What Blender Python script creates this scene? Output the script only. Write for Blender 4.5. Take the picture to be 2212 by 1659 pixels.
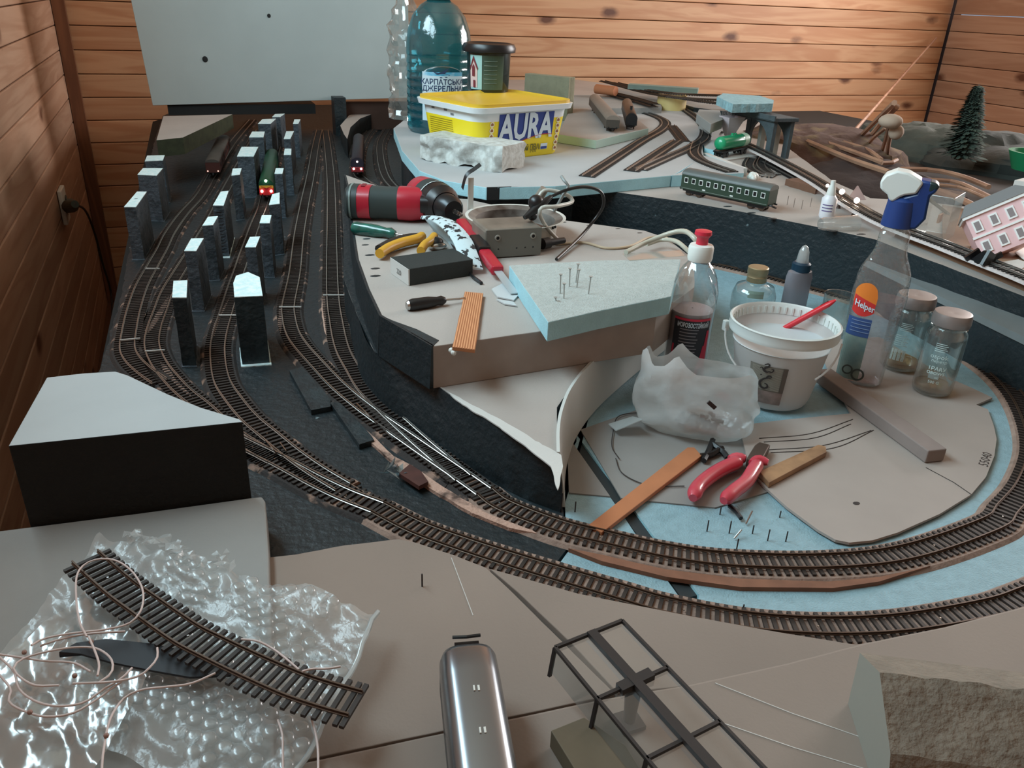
import bpy, bmesh, math, random
from mathutils import Vector, Matrix, noise
random.seed(7)
for o in list(bpy.data.objects): bpy.data.objects.remove(o)
SC = bpy.context.scene; COL = SC.collection
PI = math.pi
def c8(r, g, b):
    f = lambda x: (x/255/12.92) if x/255 <= .04045 else ((x/255+.055)/1.055)**2.4
    return (f(r), f(g), f(b), 1)
# ------------------------------------------------------------------ camera
CX, CY, FP, H = 1106., 829.5, 1725., 0.40
dn = Vector((950-CX, 4400-CY, FP)).normalized()        # world down, in camera axes (x right, y down, z forward)
rt = Vector((5760-CX, 122-CY, FP)); rt -= dn*rt.dot(dn); rt.normalize()
fw = dn.cross(rt)
if fw.z < 0: fw = -fw
cam = bpy.data.objects.new('camera', bpy.data.cameras.new('camera')); COL.objects.link(cam)
ax = lambda i: Vector((rt[i], fw[i], -dn[i]))
X_, Yd, Zf = ax(0), ax(1), ax(2)
cam.matrix_world = Matrix(((X_.x, -Yd.x, -Zf.x, 0), (X_.y, -Yd.y, -Zf.y, 0), (X_.z, -Yd.z, -Zf.z, H), (0, 0, 0, 1)))
cam.data.sensor_width = 36; cam.data.lens = FP/2212*36; cam.data.clip_start = .005; cam.data.clip_end = 50
SC.camera = cam
def ray(px, py):
    v = Vector((px-CX, py-CY, FP)); return Vector((v.dot(rt), v.dot(fw), -v.dot(dn)))
def P(px, py, z=0.):
    w = ray(px, py); return Vector((0, 0, H)) + w*((z-H)/w.z)
def PY(px, py, Y):
    w = ray(px, py); return Vector((0, 0, H)) + w*(Y/w.y)
def PX(px, py, X):
    w = ray(px, py); return Vector((0, 0, H)) + w*(X/w.x)
def Q(p):
    v = rt*p.x + fw*p.y - dn*(p.z-H); return CX+FP*v.x/v.z, CY+FP*v.y/v.z
def mpp(p):                                              # metres per pixel at a point
    return (rt*p.x + fw*p.y - dn*(p.z-H)).z/FP
def zat(p, ty):                                          # height at which the vertical through p reaches image row ty
    a, b = p.z, H*0.999 + 3
    lo, hi = p.z, p.z+1.0
    for _ in range(50):
        m = (lo+hi)/2
        if Q(Vector((p.x, p.y, m)))[1] > ty: lo = m
        else: hi = m
    return lo
# ------------------------------------------------------------------ light
w = bpy.data.worlds.new('world'); SC.world = w; w.use_nodes = True
w.node_tree.nodes['Background'].inputs[0].default_value = (.55, .75, 1, 1)
w.node_tree.nodes['Background'].inputs[1].default_value = .6
def area(name, loc, rot, sx, sy, power, col):
    l = bpy.data.lights.new(name, 'AREA'); l.shape = 'RECTANGLE'; l.size = sx; l.size_y = sy; l.energy = power; l.color = col
    o = bpy.data.objects.new(name, l); COL.objects.link(o); o.location = loc; o.rotation_euler = rot; return o
# daylight through the left window (just past the frame's edge) and the window in the right wall
area('window_light_left', (-.36, 1.05, 1.11), (0, -PI/2, 0), .76, 1.2, 40, (.66, .90, 1))
area('window_light_right', (3.80, 1.75, .95), (0, PI/2, 0), 1.1, 1.5, 84, (1, .95, .93))
SC.view_settings.view_transform = 'Standard'; SC.view_settings.look = 'None'
SC.view_settings.gamma = 1; SC.view_settings.use_curve_mapping = False
SC.view_settings.exposure = 0.0
SC.cycles.use_denoising = True
SC.cycles.max_bounces = 10; SC.cycles.transparent_max_bounces = 24; SC.cycles.caustics_refractive = False; SC.cycles.caustics_reflective = False
# ------------------------------------------------------------------ materials
MATS = {}
def M(name, col, rough=.6, metal=0., var=0., vs=40, col2=None, bump=0., bs=300, emit=None, es=1., spec=.5, stretch=None, thr=None, coat=0):
    if name in MATS: return MATS[name]
    m = bpy.data.materials.new(name); m.use_nodes = True; nt = m.node_tree; b = nt.nodes['Principled BSDF']
    b.inputs['Base Color'].default_value = col; b.inputs['Roughness'].default_value = rough
    b.inputs['Metallic'].default_value = metal; b.inputs['Specular IOR Level'].default_value = spec
    b.inputs['Coat Weight'].default_value = coat
    tc = nt.nodes.new('ShaderNodeTexCoord'); src = tc.outputs['Object']
    if stretch:
        mp = nt.nodes.new('ShaderNodeMapping'); mp.inputs['Scale'].default_value = stretch
        nt.links.new(src, mp.inputs[0]); src = mp.outputs[0]
    if var or col2:
        n = nt.nodes.new('ShaderNodeTexNoise'); n.inputs['Scale'].default_value = vs; n.inputs['Detail'].default_value = 5
        nt.links.new(src, n.inputs['Vector'])
        r = nt.nodes.new('ShaderNodeValToRGB'); e = r.color_ramp.elements
        t = thr or (.35, .65); e[0].position, e[1].position = t
        e[0].color = col; e[1].color = col2 or tuple(x*(1-var) for x in col[:3])+(1,)
        nt.links.new(n.outputs['Fac'], r.inputs[0]); nt.links.new(r.outputs[0], b.inputs['Base Color'])
    if bump:
        n = nt.nodes.new('ShaderNodeTexNoise'); n.inputs['Scale'].default_value = bs; n.inputs['Detail'].default_value = 4
        nt.links.new(src, n.inputs['Vector'])
        bp = nt.nodes.new('ShaderNodeBump'); bp.inputs['Strength'].default_value = bump; bp.inputs['Distance'].default_value = .002
        nt.links.new(n.outputs['Fac'], bp.inputs['Height']); nt.links.new(bp.outputs[0], b.inputs['Normal'])
    if emit:
        b.inputs['Emission Color'].default_value = emit; b.inputs['Emission Strength'].default_value = es
    MATS[name] = m; return m
def clear(name, tint=(1, 1, 1, 1), dens=.0, rough=.05, gl=.5, body=(.8, .85, .85, 1), bump=0., bs=100, base=.06):
    """thin clear plastic or glass: tinted transparency, a share of milky body, a fresnel-driven gloss"""
    if name in MATS: return MATS[name]
    m = bpy.data.materials.new(name); m.use_nodes = True; nt = m.node_tree; nt.nodes.clear()
    out = nt.nodes.new('ShaderNodeOutputMaterial'); tr = nt.nodes.new('ShaderNodeBsdfTransparent'); tr.inputs[0].default_value = tint
    df = nt.nodes.new('ShaderNodeBsdfDiffuse'); df.inputs[0].default_value = body
    tl = nt.nodes.new('ShaderNodeBsdfTranslucent'); tl.inputs[0].default_value = body
    ad = nt.nodes.new('ShaderNodeMixShader'); ad.inputs[0].default_value = .45
    nt.links.new(df.outputs[0], ad.inputs[1]); nt.links.new(tl.outputs[0], ad.inputs[2])
    m1 = nt.nodes.new('ShaderNodeMixShader'); m1.inputs[0].default_value = dens
    nt.links.new(tr.outputs[0], m1.inputs[1]); nt.links.new(ad.outputs[0], m1.inputs[2])
    g = nt.nodes.new('ShaderNodeBsdfGlossy'); g.inputs['Roughness'].default_value = rough
    lw = nt.nodes.new('ShaderNodeLayerWeight'); lw.inputs[0].default_value = .25
    ml = nt.nodes.new('ShaderNodeMath'); ml.operation = 'MULTIPLY_ADD'; ml.inputs[1].default_value = gl; ml.inputs[2].default_value = base
    nt.links.new(lw.outputs['Facing'], ml.inputs[0])
    m2 = nt.nodes.new('ShaderNodeMixShader'); nt.links.new(ml.outputs[0], m2.inputs[0])
    nt.links.new(m1.outputs[0], m2.inputs[1]); nt.links.new(g.outputs[0], m2.inputs[2]); nt.links.new(m2.outputs[0], out.inputs[0])
    if bump:
        tc = nt.nodes.new('ShaderNodeTexCoord'); n = nt.nodes.new('ShaderNodeTexNoise'); n.inputs['Scale'].default_value = bs; n.inputs['Detail'].default_value = 3
        nt.links.new(tc.outputs['Object'], n.inputs['Vector'])
        bp = nt.nodes.new('ShaderNodeBump'); bp.inputs['Strength'].default_value = bump; bp.inputs['Distance'].default_value = .003
        nt.links.new(n.outputs['Fac'], bp.inputs['Height']); nt.links.new(bp.outputs[0], g.inputs['Normal']); nt.links.new(bp.outputs[0], df.inputs['Normal'])
    MATS[name] = m; return m
def pine(name, a, b, c, axis=0, gscale=1., knots=True):
    """pine boards: grain stretched along the axis, knots, one tone per plank"""
    m = bpy.data.materials.new(name); m.use_nodes = True; nt = m.node_tree; L = nt.links.new; N = nt.nodes.new
    bs = nt.nodes['Principled BSDF']; bs.inputs['Roughness'].default_value = .55
    tc = N('ShaderNodeTexCoord'); oi = N('ShaderNodeObjectInfo')
    off = N('ShaderNodeVectorMath'); off.operation = 'MULTIPLY_ADD'
    cmb = N('ShaderNodeCombineXYZ')
    for i in range(3): L(oi.outputs['Random'], cmb.inputs[i])
    L(cmb.outputs[0], off.inputs[0]); off.inputs[1].default_value = (37, 53, 71); L(tc.outputs['Object'], off.inputs[2])
    st = [14*gscale]*3; st[axis] = 1.2*gscale
    mp = N('ShaderNodeMapping'); mp.inputs['Scale'].default_value = st; L(off.outputs[0], mp.inputs[0])
    n1 = N('ShaderNodeTexNoise'); n1.inputs['Scale'].default_value = 1; n1.inputs['Detail'].default_value = 4; n1.inputs['Distortion'].default_value = .6; L(mp.outputs[0], n1.inputs['Vector'])
    wv = N('ShaderNodeMath'); wv.operation = 'MULTIPLY'; wv.inputs[1].default_value = 26; L(n1.outputs['Fac'], wv.inputs[0])
    sn = N('ShaderNodeMath'); sn.operation = 'SINE'; L(wv.outputs[0], sn.inputs[0])
    r = N('ShaderNodeMapRange'); r.inputs['From Min'].default_value = -1.4; r.inputs['From Max'].default_value = 1.; L(sn.outputs[0], r.inputs['Value'])
    mx = N('ShaderNodeMix'); mx.data_type = 'RGBA'; mx.inputs['A'].default_value = b; mx.inputs['B'].default_value = a; L(r.outputs[0], mx.inputs['Factor'])
    last = mx.outputs['Result']
    if knots:
        sk = [6.4]*3; sk[axis] = 3.4
        mk = N('ShaderNodeMapping'); mk.inputs['Scale'].default_value = sk; L(off.outputs[0], mk.inputs[0])
        nz = N('ShaderNodeTexNoise'); nz.inputs['Scale'].default_value = 6; L(mk.outputs[0], nz.inputs['Vector'])
        vadd = N('ShaderNodeVectorMath'); vadd.operation = 'MULTIPLY_ADD'; vadd.inputs[1].default_value = (.10, .10, .10); L(nz.outputs['Color'], vadd.inputs[0]); L(mk.outputs[0], vadd.inputs[2])
        vo = N('ShaderNodeTexVoronoi'); vo.inputs['Scale'].default_value = 1.; L(vadd.outputs[0], vo.inputs['Vector'])
        kr = N('ShaderNodeValToRGB'); e = kr.color_ramp.elements; e[0].position = .08; e[0].color = (1, 1, 1, 1); e[1].position = .19; e[1].color = (0, 0, 0, 1)
        L(vo.outputs['Distance'], kr.inputs[0])
        m3 = N('ShaderNodeMix'); m3.data_type = 'RGBA'; L(kr.outputs[0], m3.inputs['Factor']); L(last, m3.inputs['A']); m3.inputs['B'].default_value = c
        last = m3.outputs['Result']
    hv = N('ShaderNodeHueSaturation'); mr = N('ShaderNodeMapRange'); mr.inputs['To Min'].default_value = .84; mr.inputs['To Max'].default_value = 1.12
    L(oi.outputs['Random'], mr.inputs['Value']); L(mr.outputs[0], hv.inputs['Value']); L(last, hv.inputs['Color']); L(hv.outputs[0], bs.inputs['Base Color'])
    bp = N('ShaderNodeBump'); bp.inputs['Strength'].default_value = .15; bp.inputs['Distance'].default_value = .001; L(n1.outputs['Fac'], bp.inputs['Height']); L(bp.outputs[0], bs.inputs['Normal'])
    MATS[name] = m; return m
# ------------------------------------------------------------------ geometry collector
class G:
    def __init__(s): s.v = []; s.f = []; s.m = []; s.cur = 0
    def add(s, vs, fs):
        n = len(s.v); s.v += [Vector(p) for p in vs]; s.f += [tuple(i+n for i in q) for q in fs]; s.m += [s.cur]*len(fs); return s
    def box(s, c, d, R=None, taper=1.):
        x, y, z = d[0]/2, d[1]/2, d[2]/2; vs = []
        for k in (-1, 1):
            t = taper if k > 0 else 1
            vs += [Vector((-x*t, -y*t, k*z)), Vector((x*t, -y*t, k*z)), Vector((x*t, y*t, k*z)), Vector((-x*t, y*t, k*z))]
        if R is not None: vs = [R @ v for v in vs]
        return s.add([v+Vector(c) for v in vs], [(3, 2, 1, 0), (4, 5, 6, 7), (0, 1, 5, 4), (1, 2, 6, 5), (2, 3, 7, 6), (3, 0, 4, 7)])
    def bar(s, a, b, w, h, up=(0, 0, 1)):
        a, b = Vector(a), Vector(b); d = (b-a); l = d.length; d.normalize(); u = Vector(up); x = d.cross(u)
        if x.length < 1e-6: x = d.cross(Vector((1, 0, 0)))
        x.normalize(); u = x.cross(d)
        return s.box((a+b)/2, (w, l, h), Matrix((x, d, u)).transposed())
    def prism(s, pts, z0, z1):
        n = len(pts); p = [(q[0], q[1]) for q in pts]
        return s.add([(x, y, z0) for x, y in p]+[(x, y, z1) for x, y in p],
                     [tuple(range(n-1, -1, -1)), tuple(range(n, 2*n))]+[(i, (i+1) % n, n+(i+1) % n, n+i) for i in range(n)])
    def loft(s, rings, cap=True, closed=True):
        n = len(rings[0]); vs = [p for r in rings for p in r]; fs = []
        for k in range(len(rings)-1):
            for i in range(n if closed else n-1):
                j = (i+1) % n; fs.append((k*n+i, k*n+j, (k+1)*n+j, (k+1)*n+i))
        if cap and closed: fs += [tuple(range(n-1, -1, -1)), tuple((len(rings)-1)*n+i for i in range(n))]
        return s.add(vs, fs)
    def tube(s, pts, r, n=8, cap=True):
        pts = [Vector(p) for p in pts]; rings = []; u = None
        for i, p in enumerate(pts):
            d = (pts[min(i+1, len(pts)-1)]-pts[max(i-1, 0)]).normalized()
            if u is None:
                u = d.orthogonal().normalized()
            else:
                u = (u-d*u.dot(d)); u = u.normalized() if u.length > 1e-8 else d.orthogonal().normalized()
            w_ = d.cross(u); rr = r[i] if isinstance(r, (list, tuple)) else r
            rings.append([p+(u*math.cos(a)+w_*math.sin(a))*rr for a in [2*PI*k/n for k in range(n)]])
        return s.loft(rings, cap)
    def lathe(s, prof, n=32, c=(0, 0, 0), R=None, cap=False, sx=1, sy=1):
        c = Vector(c); rings = []
        for r, z in prof:
            rg = [Vector((math.cos(2*PI*k/n)*r*sx, math.sin(2*PI*k/n)*r*sy, z)) for k in range(n)]
            if R is not None: rg = [R @ v for v in rg]
            rings.append([v+c for v in rg])
        return s.loft(rings, cap)
    def ball(s, c, r, n=12, sq=(1, 1, 1)):
        pr = [(max(1e-5, math.sin(PI*i/n)), -math.cos(PI*i/n)) for i in range(n+1)]
        c = Vector(c)
        return s.loft([[c+Vector((math.cos(2*PI*k/n)*a*r*sq[0], math.sin(2*PI*k/n)*a*r*sq[1], b*r*sq[2])) for k in range(n)] for a, b in pr])
    def sweep(s, path, prof, cap=True, closed=True):
        """profile (u across, z up) swept along a level path"""
        rings = []
        for i, p in enumerate(path):
            d = path[min(i+1, len(path)-1)]-path[max(i-1, 0)]; d = Vector((d.x, d.y, 0)).normalized(); nrm = Vector((-d.y, d.x, 0))
            rings.append([p+nrm*u+Vector((0, 0, z)) for u, z in prof])
        return s.loft(rings, cap, closed)
    def text(s, body, size, fn, ext=0., align='CENTER', bold=0., sub=0, fit=None):
        cu = bpy.data.curves.new('t', 'FONT'); cu.body = body; cu.size = size; cu.align_x = align; cu.align_y = 'CENTER'; cu.resolution_u = 2; cu.offset = bold
        o = bpy.data.objects.new('t', cu); COL.objects.link(o); dg = bpy.context.evaluated_depsgraph_get(); me = bpy.data.meshes.new_from_object(o.evaluated_get(dg))
        if sub:
            b = bmesh.new(); b.from_mesh(me); bmesh.ops.triangulate(b, faces=b.faces); bmesh.ops.subdivide_edges(b, edges=b.edges, cuts=sub, use_grid_fill=True); b.to_mesh(me); b.free()
        k = 1.
        if fit: xs = [v.co.x for v in me.vertices]; k = fit/(max(xs)-min(xs)); mx_ = (max(xs)+min(xs))/2
        else: mx_ = 0
        s.add([fn((v.co.x-mx_)*k, v.co.y) for v in me.vertices], [tuple(p.vertices) for p in me.polygons])
        bpy.data.objects.remove(o); bpy.data.curves.remove(cu); bpy.data.meshes.remove(me); return s
    def mesh(s, name, off=None, inv=None, smooth=None, fix=True):
        me = bpy.data.meshes.new(name); vs = s.v
        if off is not None: vs = [v-off for v in vs]
        if inv is not None: vs = [inv @ v for v in vs]
        me.from_pydata([tuple(v) for v in vs], [], s.f); me.validate()
        if fix:
            b = bmesh.new(); b.from_mesh(me); bmesh.ops.recalc_face_normals(b, faces=b.faces); b.to_mesh(me); b.free()
        if max(s.m or [0]) and len(me.polygons) == len(s.m):
            for p, k in zip(me.polygons, s.m): p.material_index = k
        if smooth is not None:
            me.polygons.foreach_set('use_smooth', [True]*len(me.polygons)); me.set_sharp_from_angle(angle=math.radians(smooth))
        return me
WM = {}
def wmat(o): return WM.get(o.name, Matrix.Identity(4))
def link(name, me, mats, parent=None, mat4=None, bevel=0):
    o = bpy.data.objects.new(name, me); COL.objects.link(o)
    for m in (mats if isinstance(mats, (list, tuple)) else [mats]):
        if me is not None and len(me.materials) < (len(mats) if isinstance(mats, (list, tuple)) else 1): me.materials.append(m)
    if parent is not None: o.parent = parent
    if mat4 is not None: o.matrix_local = mat4
    WM[o.name] = wmat(parent) @ (mat4 or Matrix.Identity(4)) if parent is not None else (mat4 or Matrix.Identity(4))
    if bevel:
        b = o.modifiers.new('b', 'BEVEL'); b.width = bevel; b.segments = 2; b.limit_method = 'ANGLE'; b.angle_limit = math.radians(40)
    return o
def tag(o, label=None, cat=None, group=None, kind=None):
    if label: o['label'] = label
    if cat: o['category'] = cat
    if group: o['group'] = group
    if kind: o['kind'] = kind
    return o
def thing(name, label, cat, loc, rot=0, group=None, R=None):
    m = Matrix.Translation(Vector(loc)) @ (R.to_4x4() if R is not None else Matrix.Rotation(rot, 4, 'Z'))
    return tag(link(name, None, [], None, m), label, cat, group)
def part(name, g, mat, parent, world=False, smooth=None, label=None, bevel=0, kind=None):
    me = g.mesh(name, inv=wmat(parent).inverted() if world else None, smooth=smooth)
    o = link(name, me, mat, parent, bevel=bevel); return tag(o, label, kind=kind)
def centre(g):
    xs = [v.x for v in g.v]; ys = [v.y for v in g.v]; zs = [v.z for v in g.v]
    return Vector(((min(xs)+max(xs))/2, (min(ys)+max(ys))/2, min(zs)))
def solo(name, label, cat, g, mat, group=None, smooth=None, bevel=0, kind=None):
    c = centre(g); o = link(name, g.mesh(name, off=c, smooth=smooth), mat, None, Matrix.Translation(c), bevel)
    return tag(o, label, cat, group, kind)
def struct(name, g, mat, parent=None, bevel=0):
    if parent is None: o = solo(name, None, None, g, mat, bevel=bevel); o['kind'] = 'structure'; return o
    return part(name, g, mat, parent, True, bevel=bevel)
def ragged(pts, amp, step, seed=0):
    out = []; n = len(pts)
    for i in range(n):
        a, b = Vector(pts[i][:2]), Vector(pts[(i+1) % n][:2]); k = max(1, int((b-a).length/step)); t = (b-a)
        nr = Vector((-t.y, t.x)).normalized() if t.length > 0 else Vector((0, 0))
        for j in range(k):
            p = a.lerp(b, j/k); d = 0 if j == 0 else noise.noise(Vector((p.x*60, p.y*60, seed)))*amp
            out.append(p+nr*d)
    return out
def poly(pxs, z): return [P(x, y, z) for x, y in pxs]
def smoothpath(pts, step=.01):
    """Catmull-Rom through the points, resampled at an even step"""
    pts = [Vector(p) for p in pts]; q = [pts[0]*2-pts[1]]+pts+[pts[-1]*2-pts[-2]]; dense = []
    for i in range(1, len(q)-2):
        for k in range(16):
            t = k/16; a, b, c, d = q[i-1], q[i], q[i+1], q[i+2]
            dense.append(.5*((2*b)+(c-a)*t+(2*a-5*b+4*c-d)*t*t+(3*b-a-3*c+d)*t**3))
    dense.append(pts[-1]); out = [dense[0]]; acc = 0
    for i in range(1, len(dense)):
        a, b = dense[i-1], dense[i]; l = (b-a).length
        while acc+l >= step:
            a = a.lerp(b, (step-acc)/l); l = (b-a).length; acc = 0; out.append(a.copy())
        acc += l
    if (out[-1]-dense[-1]).length > step*.3: out.append(dense[-1])
    return out
def board(name, label, cat, pxs, ztop, th, mats, amp=0, step=.02, bevel=0, group=None, side=False):
    pts = [p.xy for p in poly(pxs, ztop)]
    if amp: pts = ragged(pts, amp, step, len(name)+pxs[0][0])
    g = G(); n = len(pts); g.prism(pts, ztop-th, ztop)
    g.m = [1, 0]+[1]*n if side else [0]*(n+2)
    return solo(name, label, cat, g, mats, group, bevel=bevel)
# ------------------------------------------------------------------ shared materials
FOAM = M('foam_white', c8(205, 203, 198), .75, var=.10, vs=9, bump=.08, bs=500)
FOAMW = M('foam_warm', c8(172, 163, 156), .8, var=.12, vs=7, bump=.2, bs=400)
FOAMG = M('foam_grey', c8(150, 150, 147), .8, var=.1, vs=10, bump=.08, bs=500)
FOAMDIM = M('foam_dimmed', c8(146, 131, 120), .8, var=.14, vs=5, bump=.06, bs=400)  # foam darkened and browned: the dim foreground light is in the colour
BLUE = M('foam_blue', c8(146, 178, 188), .65, var=.14, vs=130, bump=.5, bs=600)
CYAN = M('foam_pale_blue', c8(165, 212, 222), .6, var=.08, vs=60, bump=.25, bs=500)
BLACK = M('black_paint', c8(25, 35, 39), .48, col2=c8(44, 58, 62), vs=28, thr=(.4, .75), bump=.9, bs=140)
BLACKP = M('black_paint_scuffed', c8(26, 36, 40), .5, col2=c8(120, 138, 142), vs=55, thr=(.73, .78), bump=1, bs=120)
DARK = M('dark_board', c8(22, 26, 27), .8)
WOODP = pine('pine_wall_x', c8(210, 162, 122), c8(190, 134, 94), c8(100, 58, 36), 0)
WOODY = pine('pine_wall_y', c8(196, 160, 134), c8(178, 138, 112), c8(104, 66, 48), 1)
STICK = pine('pine_stick', c8(196, 128, 82), c8(150, 88, 50), c8(90, 50, 30), 1, 3, False)
PLY = M('brown_board', c8(120, 84, 62), .7, var=.25, vs=30, stretch=(1, 5, 5))
SLEEP = M('sleeper_brown', c8(46, 38, 34), .6)
SLEEPB = M('sleeper_black', c8(34, 32, 31), .55)
RAIL = M('rail_metal', c8(186, 182, 176), .28, metal=.9)
RAILB = M('rail_rust', c8(88, 70, 58), .45, metal=.6)
CORK = M('cork_bed', c8(160, 134, 120), .9, var=.3, vs=90, bump=.5)
CORKD = M('cork_bed_painted', c8(46, 40, 38), .8, col2=c8(150, 120, 104), vs=45, thr=(.56, .66), bump=.5)
STEEL = M('steel', c8(190, 190, 188), .25, metal=1)
WHITEP = M('white_plastic', c8(222, 224, 218), .4)
BLACKPL = M('black_plastic', c8(22, 22, 24), .35)
# ------------------------------------------------------------------ room shell: planks are pieces of the walls
YB, XL, XR = 3.4, -.338, 3.82
PH = .0797
z0 = PY(1660, 93, YB).z
def wall(name, mk, lo, hi, mat, back):
    back_o = struct(name, back, M('seam_brown', c8(84, 54, 38), .9)); i = 0
    k0 = math.ceil((lo-z0)/PH)-1; k1 = math.floor((hi-z0)/PH)
    for k in range(k0, k1+1):
        g = G(); a, b = z0+k*PH+.0012, z0+(k+1)*PH-.0012; mk(g, a, b)
        part('plank', g, mat, back_o, True, bevel=.003)
    return back_o
FZ, CZ = -.75, 1.85
wall('wall_back', lambda g, a, b: g.box(((XL+XR)/2, YB+.011, (a+b)/2), (XR-XL-.002, .022, b-a)), -.75, 1.8, WOODP, G().box(((XL+XR)/2, YB+.045, (FZ+CZ)/2), (XR-XL+.2, .04, CZ-FZ)))
def left_plank(g, a, b):
    if b < .72 or a > 1.5: g.box((XL-.011, 1.0, (a+b)/2), (.022, 4.77, b-a))
    else:
        g.box((XL-.011, 2.53, (a+b)/2), (.022, 1.71, b-a)); g.box((XL-.011, -.48, (a+b)/2), (.022, 1.76, b-a))
wall('wall_left', left_plank, -.75, 1.8, WOODY, G().box((XL-.045, 1., -.02), (.04, 4.8, 1.46)))
def right_plank(g, a, b):
    if b < .38 or a > 1.52: g.box((XR+.011, 1.0, (a+b)/2), (.022, 4.77, b-a))
    else:
        g.box((XR+.011, 2.96, (a+b)/2), (.022, .85, b-a)); g.box((XR+.011, -.22, (a+b)/2), (.022, 2.3, b-a))
wall('wall_right', right_plank, -.75, 1.8, WOODY, G().box((XR+.045, 1., -.19), (.04, 4.8, 1.12)))
struct('wall_front', G().box(((XL+XR)/2, -1.42, (FZ+CZ)/2), (XR-XL+.2, .04, CZ-FZ)), M('plaster', c8(198, 178, 158), .9))
struct('floor', G().box(((XL+XR)/2, 1., FZ-.02), (XR-XL+.2, 4.9, .04)), PLY)
struct('ceiling', G().box(((XL+XR)/2, 1., CZ+.02), (XR-XL+.2, 4.9, .04)), MATS['plaster'])
struct('trim_1', G().box((XL+.022, YB-.02, .5), (.04, .035, 2.5)), pine('pine_trim', c8(120, 78, 52), c8(96, 60, 40), c8(60, 36, 24), 2))
for nm, x, y0, y1, a, b in (('window_1', XL, .42, 1.68, .72, 1.5), ('window_2', XR, .96, 2.54, .38, 1.52)):
    g = G(); s = 1 if nm == 'window_1' else -1
    for y in (y0, (y0+y1)/2, y1): g.box((x-.03*s, y, (a+b)/2), (.05, .05, b-a))
    for z in (a, b): g.box((x-.03*s, (y0+y1)/2, z), (.05, y1-y0, .05))
    struct(nm, g, WHITEP)
# ------------------------------------------------------------------ table, boards
tb = thing('layout_table', 'wooden table frame carrying the whole model railway layout', 'table', (.9, 1.5, FZ))
part('table_top', G().prism([p.xy for p in poly([(330, 262), (215, 800), (60, 1190), (-300, 2400)], -.03)]+[Vector((1.6, -.5)), Vector((2.9, 1.2)), Vector((2.9, 3.2)), Vector((-.03, 3.2))], -.06, -.031), DARK, tb, True)
for x, y in ((0, .1), (0, 2.9), (2.7, 1.4), (2.7, 3.), (1.4, -.2)):
    part('leg', G().box((x, y, (FZ-.06)/2), (.06, .06, -.06-FZ)), PLY, tb, True)
board('yard_board', 'black painted baseboard of the rail yard with sloping left edge', 'board',
      [(335, 300), (352, 250), (395, 232), (730, 226), (900, 222), (1100, 300), (1330, 560), (1216, 1085), (1218, 1120), (1225, 1185), (1175, 1250), (1050, 1400), (500, 1500), (-60, 1400), (60, 1180), (215, 800), (262, 640), (275, 560)], 0, .03, BLACKP, amp=.003, step=.01)
g1 = [(1218, 1060), (1222, 1120), (1232, 1185), (1183, 1252), (1300, 1360), (1480, 1420), (1470, 1293), (1223, 938), (1300, 800)]
board('blue_board', 'blue foam baseboard left of the dark gap inside the loop', 'board', g1, -.0, .028, [BLUE, CYAN], amp=.001, side=True)
board('blue_board', 'large blue foam baseboard under the track loop right of the dark gap', 'board',
      [(1310, 800), (1237, 928), (1510, 1285), (1500, 1430), (2400, 1560), (2700, 1300), (2900, 900), (2212, 655), (1880, 566), (1480, 540)], -.0, .028, [BLUE, CYAN], amp=.001, side=True)
board('gap_strip', 'dark grey strip filling the gap between the two blue boards', 'strip', [(1224, 939), (1236, 930), (1506, 1286), (1474, 1294)], -.0025, .012, M('gap_grey', c8(44, 50, 52), .7))
# thin flat layers that turn the blue boards grey inside the loop
IN = M('area_grey', c8(142, 138, 134), .8, var=.08, vs=14)
board('facing_sheet', 'small flat grey area left of the dark gap', 'sheet', [(1229, 1064), (1318, 1072), (1231, 948), (1226, 985)], .0015, .0014, IN)
board('facing_sheet', 'flat grey area under the bag and pliers', 'sheet', [(1342, 1076), (1545, 1096), (1660, 1062), (1622, 900), (1470, 852), (1254, 928)], .0015, .0014, IN)
TEMPL = M('card_beige', c8(168, 156, 148), .75, var=.1, vs=10)
tpx = [(1597, 919), (1700, 906), (1838, 893), (1790, 800), (1760, 735), (1900, 728), (2040, 812), (2100, 838), (2144, 859), (2109, 874), (2134, 884), (2147, 920), (2153, 948), (2148, 985), (2130, 1030), (2098, 1068), (2030, 1110), (1940, 1150), (1885, 1167), (1835, 1172), (1805, 1166), (1768, 1145), (1700, 1095), (1645, 1045), (1618, 1005)]
tm = board('curve_template', 'beige card template with pen curves and the number 55040 inside the loop', 'template', tpx, .0045, .0025, TEMPL)
INK = M('ink', c8(52, 44, 42), .7)
ZT = .0047
g = G()
for a, b, cc in (((1640, 947), (1750, 937), (1842, 906)), ((1650, 955), (1760, 946), (1838, 916)), ((1660, 972), (1780, 962), (1882, 930)), ((1665, 978), (1800, 968), (1890, 928))):
    part('pen_line', G().tube(smoothpath([P(*a, ZT), P(*b, ZT), P(*cc, ZT)], .01), .0005, 4), INK, tm, True)
part('pen_line', G().tube([P(2000, 1010, ZT), P(2060, 1042, ZT), P(2098, 1068, ZT)], .0004, 4), INK, tm, True)
part('pen_dot', G().ball(P(1850, 1087, ZT), .0028, 8, (1.3, .9, .12)), INK, tm, True)

a, b = P(2127, 1036, ZT), P(2153, 958, ZT); d = (b-a).normalized(); n_ = Vector((-d.y, d.x, 0)); mid = (a+b)/2+n_*.0045
part('lettering', G().text('55040', .0125, lambda x, y: mid+d*x*1.05+n_*y), INK, tm, True)
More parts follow.
